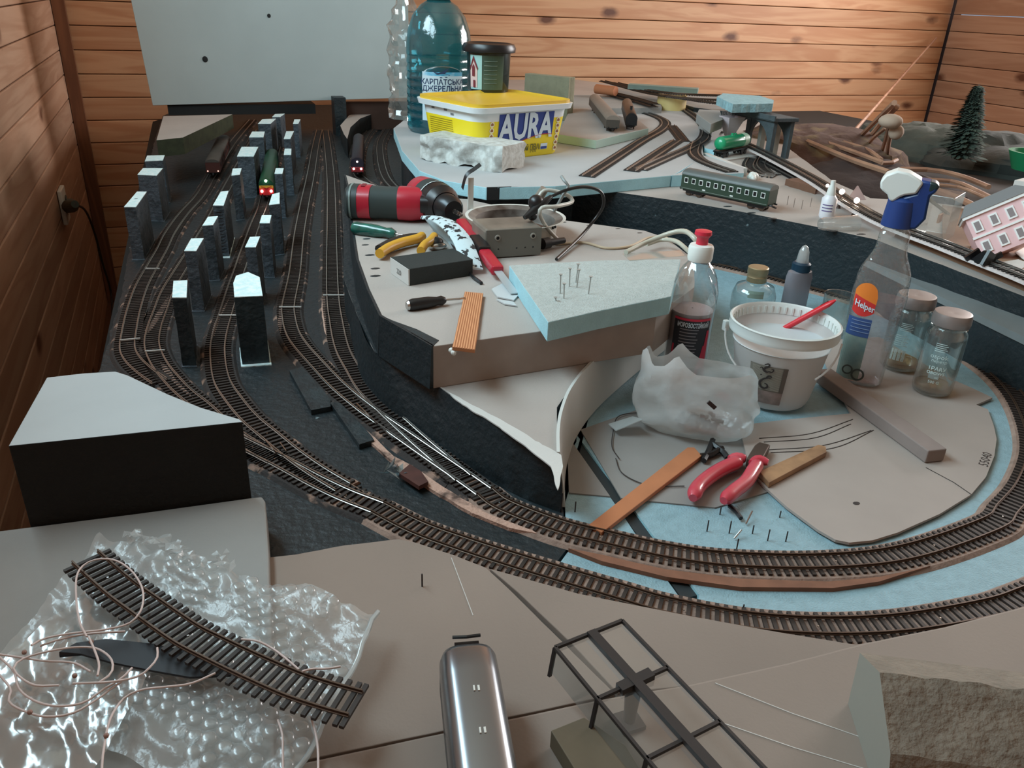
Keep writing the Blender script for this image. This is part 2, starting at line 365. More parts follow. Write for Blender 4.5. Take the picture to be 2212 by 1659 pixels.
# black end face gap bottom and plateau boards
ZA, ZB, ZC, ZD = .10, .055, .10, .121
FA = [(745, 377), (756, 420), (760, 480), (772, 560), (795, 625), (822, 682), (935, 748), (1418, 680), (1500, 620), (1500, 560), (1438, 513), (1392, 498), (1206, 474), (1010, 430), (880, 421), (800, 396)]
board('tool_plateau', 'thick foam slab with beige top and black painted left side carrying the tools', 'slab', FA, ZA, .0449, [FOAMW, M('foam_side_brown', c8(166, 154, 146), .85, var=.1)], amp=.0004, side=True, bevel=.0008)
g = G(); ps = [P(x, y, ZA) for x, y in FA[:7]]
f2 = G()
for i in range(6):
    a, b = ps[i], ps[i+1]; nn = (b-a).normalized(); nn = Vector((nn.y, -nn.x, 0))*-1
    if nn.x > 0: nn = -nn
    f2.add([a+nn*.0015+Vector((0, 0, .0006)), b+nn*.0015+Vector((0, 0, .0006)), b+nn*.004-Vector((0, 0, .0445)), a+nn*.004-Vector((0, 0, .0445)), a-nn*.0015+Vector((0, 0, .0006)), b-nn*.0015+Vector((0, 0, .0006)), b-nn*.001-Vector((0, 0, .0445)), a-nn*.001-Vector((0, 0, .0445))], [(0, 1, 2, 3), (0, 4, 5, 1), (4, 7, 6, 5), (3, 2, 6, 7), (0, 3, 7, 4), (1, 5, 6, 2)])
pl = bpy.data.objects['tool_plateau']
part('painted_side', f2, BLACKP, pl, True, label='black painted left side')
# brush strokes and dots of black paint on the slab's top
g = G(); st = [(822, 682), (850, 694), (900, 712), (948, 736), (935, 748), (880, 716)]
g.prism([p.xy for p in poly(st, ZA)], ZA, ZA+.0006); part('paint_stroke', g, BLACK, pl, True)
for x, y, rx in ((792, 516, 1.), (789, 529, .9), (799, 551, 1.2), (811, 580, 1.1), (811, 596, 1.2), (1218, 480, .8), (1272, 487, .7), (1335, 494, .8), (1382, 503, .8)):
    part('paint_dot', G().ball(P(x, y, ZA), .0042*rx, 8, (1.35, .8, .08)), BLACK, pl, True)
FB = [(742, 600), (775, 690), (810, 762), (880, 796), (950, 838), (1010, 880), (1100, 930), (1203, 978), (1203, 880), (1264, 790), (1418, 672), (1500, 600), (1400, 520), (900, 440), (742, 420)]
board('lower_slab', 'lower foam slab under the tool plateau, its sloping edge painted black', 'slab', FB, ZB, .05, [FOAMW, BLACKP], amp=.0006, side=True)
g = G(); g.prism([p.xy for p in poly([(742, 420), (742, 600), (775, 690), (810, 762), (880, 796), (946, 834), (930, 818), (880, 740), (850, 500), (800, 420)], ZB)], ZB, ZB+.0006); part('painted_margin', g, BLACKP, bpy.data.objects['lower_slab'], True)
# sloping black bank in front of it
g = G(); top = [(742, 560), (775, 690), (810, 762), (880, 796), (950, 838), (1010, 880), (1100, 932), (1206, 985)]; bot = [(752, 680), (772, 800), (815, 868), (900, 935), (968, 985), (1040, 1028), (1125, 1074), (1212, 1108)]
tp = smoothpath([P(x, y, ZB) for x, y in top], .008); bt = smoothpath([P(x, y, 0) for x, y in bot], .008)
n = 90; R0 = []
for i in range(n):
    a, b = tp[int(i*(len(tp)-1)/(n-1))], bt[int(i*(len(bt)-1)/(n-1))]; row = []
    for j in range(9):
        t = j/8; q = a.lerp(b, t); q.z = ZB*(1-t**.8)+.0004; s = (b-a); s.z = 0; s.normalize()
        row.append(q+s*(noise.noise(q*55)*.0035*math.sin(PI*t) + .010*math.sin(PI*t)*.3))
    R0.append(row)
g.loft(R0, False, False)
bk = [[p+Vector((0, 0, -.004))-(r[-1]-r[0]).normalized()*.003 for p in r] for r in R0]
for r in bk: r[0].z = ZB-.004; r[-1].z = -.001
g.loft(bk, False, False)
solo('sloping_bank', 'black painted sloping bank between the curved track and the lower slab', 'embankment', g, BLACKP, smooth=60)
# white torn strip along the lower slab's edge
g = G(); ed = [(952, 838), (1000, 866), (1060, 898), (1110, 925), (1165, 958), (1212, 985), (1216, 1010), (1205, 1060), (1190, 1010), (1140, 970), (1080, 925), (1000, 876)]
g.prism(ragged([p.xy for p in poly(ed, ZB)], .0015, .004, 3), ZB, ZB+.0012); part('torn_edge', g, FOAM, bpy.data.objects['lower_slab'], True, label='torn white edge')
# curved strip standing on edge round the lower slab
path_t = smoothpath([P(x, y, ZB) for x, y in ((1440, 662), (1360, 718), (1282, 780), (1235, 835), (1213, 885), (1205, 930), (1205, 982))], .006)
g = G()
g.sweep(path_t, [(-.0012, 0.002), (.0016, 0.002), (.010, -ZB+.0015), (.007, -ZB+.0015)])
solo('curved_strip', 'pale flexible strip standing on edge around the lower slab', 'strip', g, M('pale_strip', c8(205, 208, 204), .4), smooth=50)
# plateau C and boards D
FC = [(866, 300), (884, 350), (918, 385), (1000, 408), (1240, 402), (1480, 436), (1600, 457), (1750, 487), (1890, 517), (1962, 545)]
cpts = [p.xy for p in poly(FC, ZC)]
pR = P(2212, 640, ZC).xy; far = [pR+(pR-cpts[-1])*.7]
cpts = cpts+[pR]+far+[Vector((2.1, 1.0)), P(2240, 470, ZC).xy, P(2130, 452, ZC).xy, P(2000, 436, ZC).xy, P(1880, 428, ZC).xy, P(1800, 392, ZC).xy, P(1700, 318, ZC).xy, P(1690, 262, ZC).xy, P(1560, 212, ZC).xy, Vector((1.6, 3.25)), Vector((.9, 3.2)), P(885, 245, ZC).xy]
g = G(); q = ragged(cpts, .002, .03, 2); g.prism(q, .0, ZC); g.m = [1, 0]+[1]*len(q)
solo('rear_plateau', 'large rear plateau of foam with a black painted front cliff', 'plateau', g, [FOAMW, BLACKP])
pc = bpy.data.objects['rear_plateau']
for x, y in ((1572, 452), (1623, 466), (1668, 478), (1800, 505), (1860, 512)):
    part('paint_dot', G().ball(P(x, y-6, ZC), .006, 8, (1.5, .7, .08)), BLACK, pc, True)
D1 = [(850, 277), (868, 325), (905, 368), (960, 390), (1050, 405), (1200, 402), (1449, 379), (1456, 377), (1520, 338), (1516, 300), (1542, 286), (1556, 262), (1500, 240), (1300, 228), (1100, 224), (1000, 228), (890, 245)]
board('blue_top_board', 'pale blue foam board with rounded left corner carrying bottle and glue tub', 'board', D1, ZD, .0208, [M('foam_top_pink', c8(174, 176, 176), .75, var=.08, vs=9), CYAN], amp=.0006, side=True, bevel=.001)
bpx = bpy.data.objects['blue_top_board']
g = G(); a, b = P(1052, 405, ZD), P(1122, 403, ZD); dd = (b-a); nn = Vector((dd.y, -dd.x, 0)).normalized()
g.add([a+nn*.0008, b+nn*.0008, b+nn*.0008-Vector((0, 0, .0205)), a+nn*.0008-Vector((0, 0, .0205)), a-nn*.003, b-nn*.003, b-nn*.003-Vector((0, 0, .0205)), a-nn*.003-Vector((0, 0, .0205))], [(0, 1, 2, 3), (0, 4, 5, 1), (4, 7, 6, 5), (3, 2, 6, 7), (0, 3, 7, 4), (1, 5, 6, 2)])
part('paint_patch', g, M('black_patch', c8(20, 26, 30), .6, col2=c8(150, 190, 205), vs=90, thr=(.6, .64)), bpx, True, label='smudge of black paint')
board('blue_side_board', 'second pale blue board butted against the first beside the green coach', 'board', [(1452, 379), (1607, 374), (1606, 362), (1520, 336), (1470, 372)], ZD, .0205, [M('foam_top_pink', c8(0, 0, 0)), CYAN], side=True)
# left front block
KP = [(101, 815), (180, 806), (249, 802), (275, 810), (362, 851), (434, 880), (517, 905), (524, 911), (18, 963)]
kb = board('cut_block', 'white topped foam block with black front standing left of the yard', 'block', KP, .1, .0985, [M('foam_block_top', c8(176, 184, 186), .55, var=.07, vs=12, bump=.6, bs=22), M('black_matt', c8(20, 22, 21), .85, var=.2, vs=60, bump=.6, bs=300)], side=True, bevel=.0008)
board('triangle_slab', 'cream topped triangular slab at the far left of the yard', 'slab', [(353, 251), (502, 247), (395, 297), (338, 303)], .1, .035, [FOAMW, M('moss', c8(52, 58, 36), .9, var=.4, vs=60)], side=True)
# front boards
board('front_slab', 'grey foam slab in front of the black block, under the bubble wrap', 'slab', [(-120, 1162), (0, 1146), (300, 1108), (540, 1075), (566, 1072), (573, 1082), (581, 1200), (590, 1760), (-400, 1800)], .032, .03, FOAMG, bevel=.0015)
SG = lambda x: 1655-(x-600)*(1655-1385)/(1870-600)
board('front_board', 'beige foam board in the centre foreground left of the crack', 'board', [(560, 1206), (640, 1197), (740, 1178), (860, 1164), (900, 1172), (985, 1200), (1050, 1226), (1110, 1282), (1205, 1376), (1330, 1500), (960, 1578), (598, 1655), (500, 1700)], .022, .02, FOAMDIM, amp=.0004, step=.008, bevel=.0006)
board('front_board', 'beige foam board between the crack and the outer loop track', 'board', [(1058, 1228), (1120, 1245), (1250, 1282), (1500, 1332), (1700, 1368), (1850, 1392), (1880, 1386), (1900, 1400), (1500, 1480), (1335, 1497), (1235, 1390), (1120, 1280)], .022, .02, FOAMDIM, amp=.0004, step=.008, bevel=.0006)
board('front_board', 'large beige foam board filling the bottom right foreground', 'board', [(500, 1680), (598, 1657), (960, 1580), (1300, 1508), (1490, 1476), (1700, 1430), (1870, 1386), (2040, 1352), (2212, 1308), (2500, 1240), (2900, 1700), (2400, 2300), (400, 2300)], .03, .026, FOAMDIM, amp=.0003, step=.01, bevel=.0022)
FB3 = bpy.data.objects['front_board.002']; g = G()
for a, b in (((1545, 1476), (1880, 1600)), ((1540, 1555), (1890, 1668))): part('knife_score', G().tube([P(*a, .0301), P((a[0]+b[0])/2, (a[1]+b[1])/2+4, .0301), P(*b, .0301)], .0004, 4), FOAM, FB3, True)

g = G(); g.tube([P(975, 1205, .0221), P(1022, 1330, .0221)], .00035, 4); part('knife_score', g, FOAM, bpy.data.objects['front_board'], True)
# raised flat pads on the yard floor
for i, pts in enumerate([[(625, 800), (652, 792), (714, 862), (714, 878), (672, 886)], [(712, 868), (735, 870), (800, 938), (808, 950), (776, 960)]]):
    board('road_strip', ['dark flat strip ending beside the first turnout', 'dark flat strip ending nearer the curved track'][i], 'strip', pts, .006, .0055, BLACK)
# vertical white board at the back
a, b = PY(283, 0, 2.6), PY(330, 228, 2.6); cc, d_ = PY(888, 211, 2.6), PY(881, 0, 2.6)
up = lambda p, q, k: p+(p-q)*k
g = G(); A, B = up(a, b, .9), up(d_, cc, .9)
fr = [A, B, cc, b]; g.add(fr+[v+Vector((0, .025, 0)) for v in fr], [(0, 1, 2, 3), (7, 6, 5, 4), (0, 4, 5, 1), (1, 5, 6, 2), (2, 6, 7, 3), (3, 7, 4, 0)])
wb = solo('standing_board', 'large white foam board standing upright at the far left', 'board', g, M('foam_board_white', c8(176, 190, 190), .7, var=.08, vs=5), bevel=.001)
for x, y, r in ((443, 128, .0075), (581, 34, .005)):
    p = PY(x, y, 2.599); part('hole', G().ball(p, r, 8, (1, .1, 1.1)), DARK, wb, True)
g = G(); g.box(((PY(395, 230, 2.62).x+PY(650, 225, 2.62).x)/2, 2.66, PY(500, 236, 2.62).z), (.42, .1, .028)); solo('support_batten', 'dark batten under the standing white board', 'batten', g, DARK)
p = P(735, 290, 0); g = G(); g.box((PY(735, 240, 2.55).x, 2.57, .055), (.035, .05, .11)); solo('support_post', 'black post under the right part of the standing board', 'post', g, BLACK)
g = G(); g.box((PY(735, 240, 2.55).x+.22, 2.64, .045), (.40, .02, .085)); solo('rear_strip', 'brown painted strip behind the black post', 'strip', g, M('brown_dark', c8(70, 48, 38), .8))
# white foam rim round the far left valley and right wooden edge
for nm, lb, pts in (('pale_border', 'pale foam rim round the far end of the valley tracks', [(735, 271), (754, 249), (808, 232), (883, 225), (886, 236), (810, 244), (778, 256), (757, 275), (750, 300), (743, 290)]),):
    board(nm, lb, 'rim', pts, .05, .05, [FOAMW, BLACK], side=True)
g = G(); ea, eb = P(1960, 520, ZC), P(2212, 625, ZC); dv = (eb-ea); e0, e1 = ea-dv*.1, eb+dv*.7; nn = Vector((dv.y, -dv.x, 0)).normalized()
g.add([e0+nn*.002+Vector((0, 0, .012)), e1+nn*.002+Vector((0, 0, .012)), e1+nn*.014-Vector((0, 0, .022)), e0+nn*.014-Vector((0, 0, .022)), e0-nn*.02+Vector((0, 0, .012)), e1-nn*.02+Vector((0, 0, .012)), e1-nn*.02-Vector((0, 0, .022)), e0-nn*.02-Vector((0, 0, .022))], [(0, 1, 2, 3), (0, 4, 5, 1), (4, 7, 6, 5), (3, 2, 6, 7), (0, 3, 7, 4), (1, 5, 6, 2)])
solo('wooden_edging', 'brown wooden edging along the raised track at the right', 'edging', g, M('edge_wood', c8(128, 92, 66), .7, var=.3, vs=14, stretch=(1, 1, 6)))
g = G(); h0, h1 = e0+nn*.014, e1+nn*.014
vs = []
for p in (h0, h1): vs += [p-Vector((0, 0, .022)), p+nn*.035-Vector((0, 0, .034)), p+nn*.037-Vector((0, 0, .042)), p-nn*.03-Vector((0, 0, .042))]
g.add(vs, [(0, 1, 5, 4), (1, 2, 6, 5), (2, 3, 7, 6), (3, 0, 4, 7), (0, 3, 2, 1), (4, 5, 6, 7)])
solo('grey_ledge', 'smooth grey ledge below the wooden edging', 'ledge', g, M('grey_ledge', c8(110, 116, 116), .5, var=.1), smooth=30)
g = G(); vs = []
for p in (h0, h1): vs += [p-nn*.03-Vector((0, 0, .0421)), p+nn*.034-Vector((0, 0, .0421)), p+nn*.036-Vector((0, 0, .0995)), p-nn*.03-Vector((0, 0, .0995))]
g.add(vs, [(0, 1, 5, 4), (1, 2, 6, 5), (2, 3, 7, 6), (3, 0, 4, 7), (0, 3, 2, 1), (4, 5, 6, 7)])
solo('black_wall', 'black painted foam wall behind the glass jars', 'wall block', g, BLACKP)
# ------------------------------------------------------------------ tracks
TZ = .0035
def track_at(name, label, pts, zb, mats=(SLEEP, RAIL, CORK), bed=True, sw=.0029, single=False, spc=.0068, group=None, sl=.030, smooth=True, rail_ends=True):
    path = smoothpath(pts, .006) if smooth else pts
    c = path[len(path)//2].copy(); c.z = zb; t = thing(name, label, 'track', c, 0, group)
    zs = zb + (.003 if bed else 0)
    if bed:
        g = G(); g.sweep(path, [(-.0205, zb-path[0].z), (-.0175, zb-path[0].z+.003), (.0175, zb-path[0].z+.003), (.0205, zb-path[0].z)]); part('roadbed', g, mats[2], t, True)
    sp = smoothpath(pts, spc) if smooth else smoothpath([pts[0], (pts[0]+pts[-1])/2, pts[-1]], spc)
    g0 = G().box((0, 0, .001), (sl, sw, .002)); big = G(); me = None
    for i in range(len(sp)-1):
        m = (sp[i]+sp[i+1])/2; d = (sp[i+1]-sp[i]); a = math.atan2(d.y, d.x)-PI/2
        if single and i < 290:
            if me is None: me = g0.mesh('sleeper'); me.materials.append(mats[0])
            o = bpy.data.objects.new('sleeper', me); COL.objects.link(o); o.parent = t
            o.location = Vector((m.x, m.y, zs))-c; o.rotation_euler = (0, 0, a)
        else:
            R = Matrix.Rotation(a, 3, 'Z'); big.box((m.x, m.y, zs+.001), (sl, sw, .002), R)
    if big.v: part('sleepers', big, mats[0], t, True, kind='stuff')
    for s in (-1, 1):
        g = G(); u = s*.00825; zz = zs-path[0].z+.002
        g.sweep(path, [(u-.0009, zz), (u-.0009, zz+.0005), (u-.0004, zz+.0008), (u-.0005, zz+.0025), (u+.0005, zz+.0025), (u+.0004, zz+.0008), (u+.0009, zz+.0005), (u+.0009, zz)])
        part('rail', g, mats[1], t, True)
    # small nail heads between the rails, every tenth sleeper
    g = G()
    for i in range(5, len(sp)-2, 14): g.box((sp[i].x, sp[i].y, zs+.0022), (.0012, .0012, .0006))
    if g.v: part('track_nails', g, STEEL, t, True, kind='stuff')
    return t
def T(name, label, pxs, zb=0., **k): return track_at(name, label, [P(x, y, zb) for x, y in pxs], zb, **k)
YM = (SLEEP, RAIL, CORKD)
T('curved_track', 'inner track of the big loop on pale roadbed with sleepers visible', [(1540, 572), (1620, 590), (1700, 612), (1800, 638), (1905, 673), (2010, 722), (2100, 778), (2168, 832), (2213, 895), (2236, 978), (2215, 1055), (2171, 1111), (2138, 1143), (1964, 1203), (1789, 1224), (1580, 1221), (1440, 1203), (1306, 1173), (1205, 1147), (1087, 1101), (1045, 1070)], single=True, mats=(SLEEP, RAILB, CORK))
T('curved_track', 'outer track of the big loop running under the front boards', [(2420, 1190), (2300, 1262), (2212, 1301), (2138, 1325), (1964, 1356), (1789, 1365), (1614, 1354), (1440, 1321), (1340, 1292), (1205, 1252), (1104, 1221), (1003, 1188), (902, 1151), (816, 1107)], single=True, mats=(SLEEP, RAILB, CORK))
T('yard_track', 'leftmost curving yard track carrying the brown coach', [(347, 834), (315, 811), (289, 786), (277, 762), (279, 733), (290, 678), (308, 624), (331, 581), (352, 543), (368, 510), (398, 467), (436, 423), (470, 365), (505, 310), (545, 262)], mats=YM)
T('yard_track', 'second yard track joining the leftmost one behind the white block', [(595, 1003), (560, 984), (500, 945), (440, 890), (401, 858), (376, 833), (346, 795), (330, 755), (334, 719), (348, 678), (363, 638), (387, 597), (410, 560), (440, 512), (466, 465), (492, 410), (530, 340), (560, 285)], mats=YM)
T('yard_track', 'middle yard track with the green locomotive between the black pillars', [(742, 1063), (683, 1027), (631, 990), (584, 951), (542, 915), (508, 875), (480, 830), (471, 773), (475, 733), (490, 681), (503, 636), (525, 570), (550, 497), (569, 448), (577, 407), (592, 350), (607, 290)], mats=YM)
T('yard_track', 'right of centre yard track curving down into the inner loop', [(1045, 1072), (990, 1033), (911, 978), (847, 933), (785, 888), (730, 842), (687, 797), (650, 755), (632, 725), (624, 690), (624, 663), (637, 597), (646, 516), (658, 448), (672, 380), (682, 320), (690, 285)], mats=YM)
T('yard_track', 'rightmost yard track beside the black wall of the tool plateau', [(1000, 1042), (960, 1008), (895, 952), (835, 896), (790, 850), (764, 808), (740, 762), (727, 705), (719, 638), (717, 516), (716, 430), (714, 380), (708, 320), (703, 285)], mats=YM)
T('turnout', 'turnout stub track diverging below the white block', [(816, 1107), (742, 1078), (680, 1048), (640, 1026), (595, 1002), (540, 975), (500, 955)], mats=YM)
T('turnout', 'turnout piece where middle yard track meets the outer loop track', [(900, 1150), (816, 1106), (742, 1062), (684, 1026)], bed=False, mats=YM)
# guard and closure rails of the turnouts
for lb, a, b in (('short shiny guard rail on the turnout below the white block', (605, 957), (618, 975)), ('thin switch blade between the two middle yard rails', (573, 952), (598, 978)), ('long switch blade of the curved turnout', (770, 872), (850, 948))):
    solo('guard_rail', lb, 'rail', G().bar(P(*a, .008), P(*b, .008), .0009, .002), STEEL)
# white plastic joints across the yard tracks
for i, (a, b) in enumerate((((259, 735), (303, 731)), ((313, 759), (356, 756)), ((473, 681), (511, 681)), ((603, 663), (651, 663)), ((698, 637), (744, 637)), ((314, 580), (345, 580)))):
    solo('track_joint', ['leftmost', 'second from left, lowest', 'middle track, level with pillar foot', 'right of centre track, brightest', 'rightmost track', 'leftmost track, highest'][i]+' pale joint strip across the yard tracks', 'joint', G().bar(P(*a, .0068), P(*b, .0068), .0016, .0016), FOAM)
# pale unpainted cork flanks and foam banks beside yard tracks
CK = M('cork_bare', c8(196, 158, 140), .9, col2=c8(90, 72, 64), vs=60, thr=(.5, .68), bump=.8)
for i, pts in enumerate([[(365, 640), (352, 655), (330, 690), (312, 715), (318, 722), (340, 695), (360, 662)], [(497, 640), (480, 668), (462, 700), (455, 730), (462, 728), (474, 690), (488, 662)], [(522, 540), (512, 565), (518, 570), (531, 545)], [(345, 780), (352, 800), (372, 822), (395, 845), (420, 862), (405, 845), (380, 820), (360, 790)], [(604, 655), (600, 700), (606, 722), (610, 700), (609, 660)], [(697, 630), (694, 670), (700, 710), (706, 730), (704, 690), (702, 640)]]):
    board('bare_patch', ['pale bare cork patch between the two left yard tracks', 'pale bare cork patch left of the middle yard track', 'tiny pale cork patch behind the big pillar', 'pale bare cork edge right of the second yard track', 'pale edge left of the right of centre track', 'pale edge left of the rightmost yard track'][i], 'patch', pts, .004, .0035, CK, amp=.0008, step=.004)
board('bare_patch', 'long pale bare cork edge below the curved turnout track', 'patch', [(742, 880), (770, 912), (810, 945), (850, 985), (890, 1005), (940, 1040), (1000, 1078), (1060, 1112), (1150, 1145), (1160, 1152), (1100, 1140), (1020, 1108), (950, 1068), (880, 1022), (840, 990), (800, 955), (755, 905)], .0036, .0035, CK, amp=.0012, step=.005)
board('bare_patch', 'orange brown cork flank under the front of the inner loop', 'patch', [(1228, 1184), (1300, 1212), (1440, 1246), (1600, 1268), (1800, 1270), (1900, 1256), (2010, 1222), (1900, 1246), (1789, 1256), (1600, 1250), (1440, 1230), (1300, 1198)], .004, .0039, M('cork_orange', c8(136, 92, 70), .85, var=.25, vs=60), amp=.0006)
# valley and rear tracks
T('valley_track', 'valley track bending round under the blue board', [(845, 276), (836, 286), (822, 312), (822, 345), (831, 382), (848, 406), (870, 422)], mats=YM)
T('valley_track', 'outer valley track carrying the dark locomotive', [(842, 262), (812, 274), (790, 298), (776, 330), (772, 375), (785, 393), (812, 410)], mats=YM)
BM = (SLEEPB, RAIL, CORK)
T('top_track', 'long straight loose track ending at the front edge of the blue board', [(1267, 383), (1330, 342), (1385, 306), (1425, 283), (1437, 268), (1425, 256), (1390, 244), (1330, 232), (1250, 228)], ZD, bed=False, mats=BM)
T('top_track', 'short loose turnout track right of the long straight one', [(1363, 371), (1412, 338), (1463, 305)], ZD, bed=False, mats=BM)
T('top_track', 'loose track fanning from the turnout towards the masking tape roll', [(1382, 368), (1445, 340), (1495, 318), (1520, 300), (1524, 280), (1512, 262), (1490, 245), (1470, 232)], ZD, bed=False, mats=BM)
T('top_track', 'curved track end pointing at the green coach roof', [(1505, 308), (1499, 330), (1512, 346), (1545, 361), (1582, 373)], ZD, bed=False, mats=BM)
T('top_track', 'short rusty track piece lying alone between the fans', [(1449, 272), (1462, 288), (1476, 306)], ZD, bed=False, mats=(SLEEP, RAILB, CORK))
T('top_track', 'dark track curving under the bridge side near the paper hopper', [(1522, 262), (1533, 276), (1548, 284), (1570, 288)], ZD, bed=False, mats=BM)
for i, q in enumerate(([(1625, 343), (1618, 362), (1640, 378), (1672, 383)], [(1650, 338), (1643, 358), (1658, 374), (1680, 380)])):
    T('top_track', ['crescent of curved track left below the bridge', 'crescent of curved track right below the bridge'][i], q, ZC, bed=False, mats=BM)
T('edge_track', 'long raised track from the bridge towards the white house', [(1605, 312), (1660, 338), (1760, 392), (1830, 438), (1900, 478), (1965, 506), (2040, 534), (2120, 566), (2212, 602), (2300, 640)], ZC+.012, bed=True, mats=(SLEEPB, RAIL, M('ballast_white', c8(205, 195, 192), .9, var=.2, vs=200)))
T('edge_track', 'thin second track line running left of the raised track', [(1655, 352), (1700, 376), (1755, 405)], ZC, bed=False, mats=BM)
for i, (pts, z, m) in enumerate((([(1302, 176), (1400, 202), (1500, 218), (1560, 226)], .16, SLEEP), ([(1330, 180), (1440, 206), (1540, 224), (1600, 222)], .152, SLEEPB), ([(1290, 196), (1350, 208), (1415, 226)], .145, SLEEP), ([(1395, 196), (1470, 205), (1560, 208)], .165, SLEEPB), ([(1310, 200), (1340, 212), (1380, 222), (1412, 232)], .14, SLEEPB), ([(1440, 210), (1510, 216), (1610, 220)], .172, SLEEP))):
    pp = [P(x, y, z) for x, y in pts]
    track_at('spare_track', ['topmost spare track with its toothed left end against the wall', 'spare track beside the foam strip', 'lowest brown spare track left of the tape roll', 'spare track lying along the foam strip end', 'dark spare track passing behind the tape roll', 'spare track reaching furthest right above the rough blue slab'][i], pp, z, bed=False, mats=(m, RAILB, CORK), group='pile of spare tracks by the rear wall')
# ------------------------------------------------------------------ pillars
PZ = .084
PT = M('pillar_top', c8(205, 238, 240), .5, col2=c8(235, 248, 248), vs=120, bump=.7, bs=260)
PS = M('pillar_side_lit', c8(74, 84, 92), .5, col2=c8(50, 60, 66), vs=50, thr=(.4, .7), bump=1, bs=170)  # black paint made grey-blue: the light on the rear sides is in the colour
pil = [([(375, 608), (405, 607), (403, 644), (372, 644)], 'front left black pillar with square rough white top'),
 ([(510, 597), (536, 589), (561, 600), (567.5, 640), (506.5, 643), (504, 613)], 'widest black pillar in front with large pale blue top'),
 ([(413, 516.5), (440, 515.6), (424, 543), (398, 543)], 'black pillar right behind the front left one'),
 ([(449.5, 469.5), (471, 468), (460, 487), (437, 488.5)], 'black pillar fourth along the left row from the front'),
 ([(477, 415), (494, 413), (483, 445), (460, 444.5)], 'ribbed black pillar with long tilted pale top'),
 ([(296, 415), (317, 415), (293.6, 448), (268, 448)], 'tall black pillar on the outer left edge with a dark spot on top'),
 ([(540, 513), (562, 512), (552.6, 535), (529.5, 535)], 'black pillar just behind the widest one'),
 ([(566, 465.5), (586.5, 465.5), (582.4, 483), (560.7, 483)], 'black pillar below the one hiding the green locomotive'),
 ([(588, 420.7), (604, 416.6), (604, 441), (581, 443.7)], 'black pillar in front of the green locomotive with nibbled top'),
 ([(309, 364), (352, 364), (338.5, 380), (297, 378)], 'wide grey pillar second on the outer left edge'),
 ([(318, 337), (356, 336), (352, 347), (313, 349)], 'wide short looking pillar furthest on the outer left edge'),
 ([(522, 318), (558, 318), (548, 338.5), (512, 338.5)], 'wide grey pillar left of the green locomotive with long sides'),
 ([(503, 365), (522, 364), (518, 378), (500, 380)], 'narrow pillar in front of the wide one left of the green locomotive'),
 ([(596, 364), (613, 364), (610, 376), (593, 376)], 'narrow pillar right beside the green locomotive'),
 ([(615, 322), (629.5, 322), (629, 335), (613, 335)], 'narrow pillar third from the back in the right row'),
 ([(618.5, 284.5), (635, 284), (627, 300.7), (613, 300.7)], 'narrow pillar second from the back in the right row'),
 ([(544.7, 285), (572, 285), (569, 297), (538, 297)], 'dim wide pillar behind the wide grey one'),
 ([(567, 258), (596, 257), (584, 268), (557, 268)], 'dim wide pillar second from the back in the middle row'),
 ([(636, 258.4), (649, 258.4), (644, 268), (633, 268)], 'small dim pillar at the back of the right row'),
 ([(594.5, 247), (615, 246), (605, 253), (588, 253)], 'furthest dim pillar at the back of the middle row')]
for i, (q, lb) in enumerate(pil):
    pts = [P(x, y, PZ).xy for x, y in q]; c = sum(pts, Vector((0, 0)))/len(pts)
    t = thing('black_pillar', lb, 'pillar', (c.x, c.y, .0), 0, 'black foam pillars in the yard')
    big = ragged(pts, .0012, .004, i); g = G()
    rings = []
    for k in range(9):
        z = PZ*k/8; rings.append([Vector((p.x, p.y, z))+Vector((noise.noise(Vector((j*1.7, k*2.1, i))), noise.noise(Vector((j*1.3, k*1.9, i+9))), 0))*(.0008 if 0 < k < 8 else 0) for j, p in enumerate(big)])
    g.loft(rings, True)
    if i == 4:
        a, b = pts[3], pts[2]
        for k in range(15): g.box(((a.x+b.x)/2, (a.y+b.y)/2, .006+k*.005), ((b-a).length*.95, .004, .0032), Matrix.Rotation(.25*(k % 2-.5), 3, 'Y'))
    part('shaft', g, PS if i > 1 else BLACK, t, True)
    part('top_face', G().prism(pts, PZ, PZ+.0009), PT, t, True, label='unpainted pale top')
    part('foot', G().prism([c+(p-c)*1.12 for p in pts], .0, .0012), PT if i in (1, 4) else PS, t, True)
    if i == 5: part('spot', G().ball(Vector((c.x, c.y, PZ+.001)), .0022, 8, (1.3, .8, .2)), DARK, t, True)
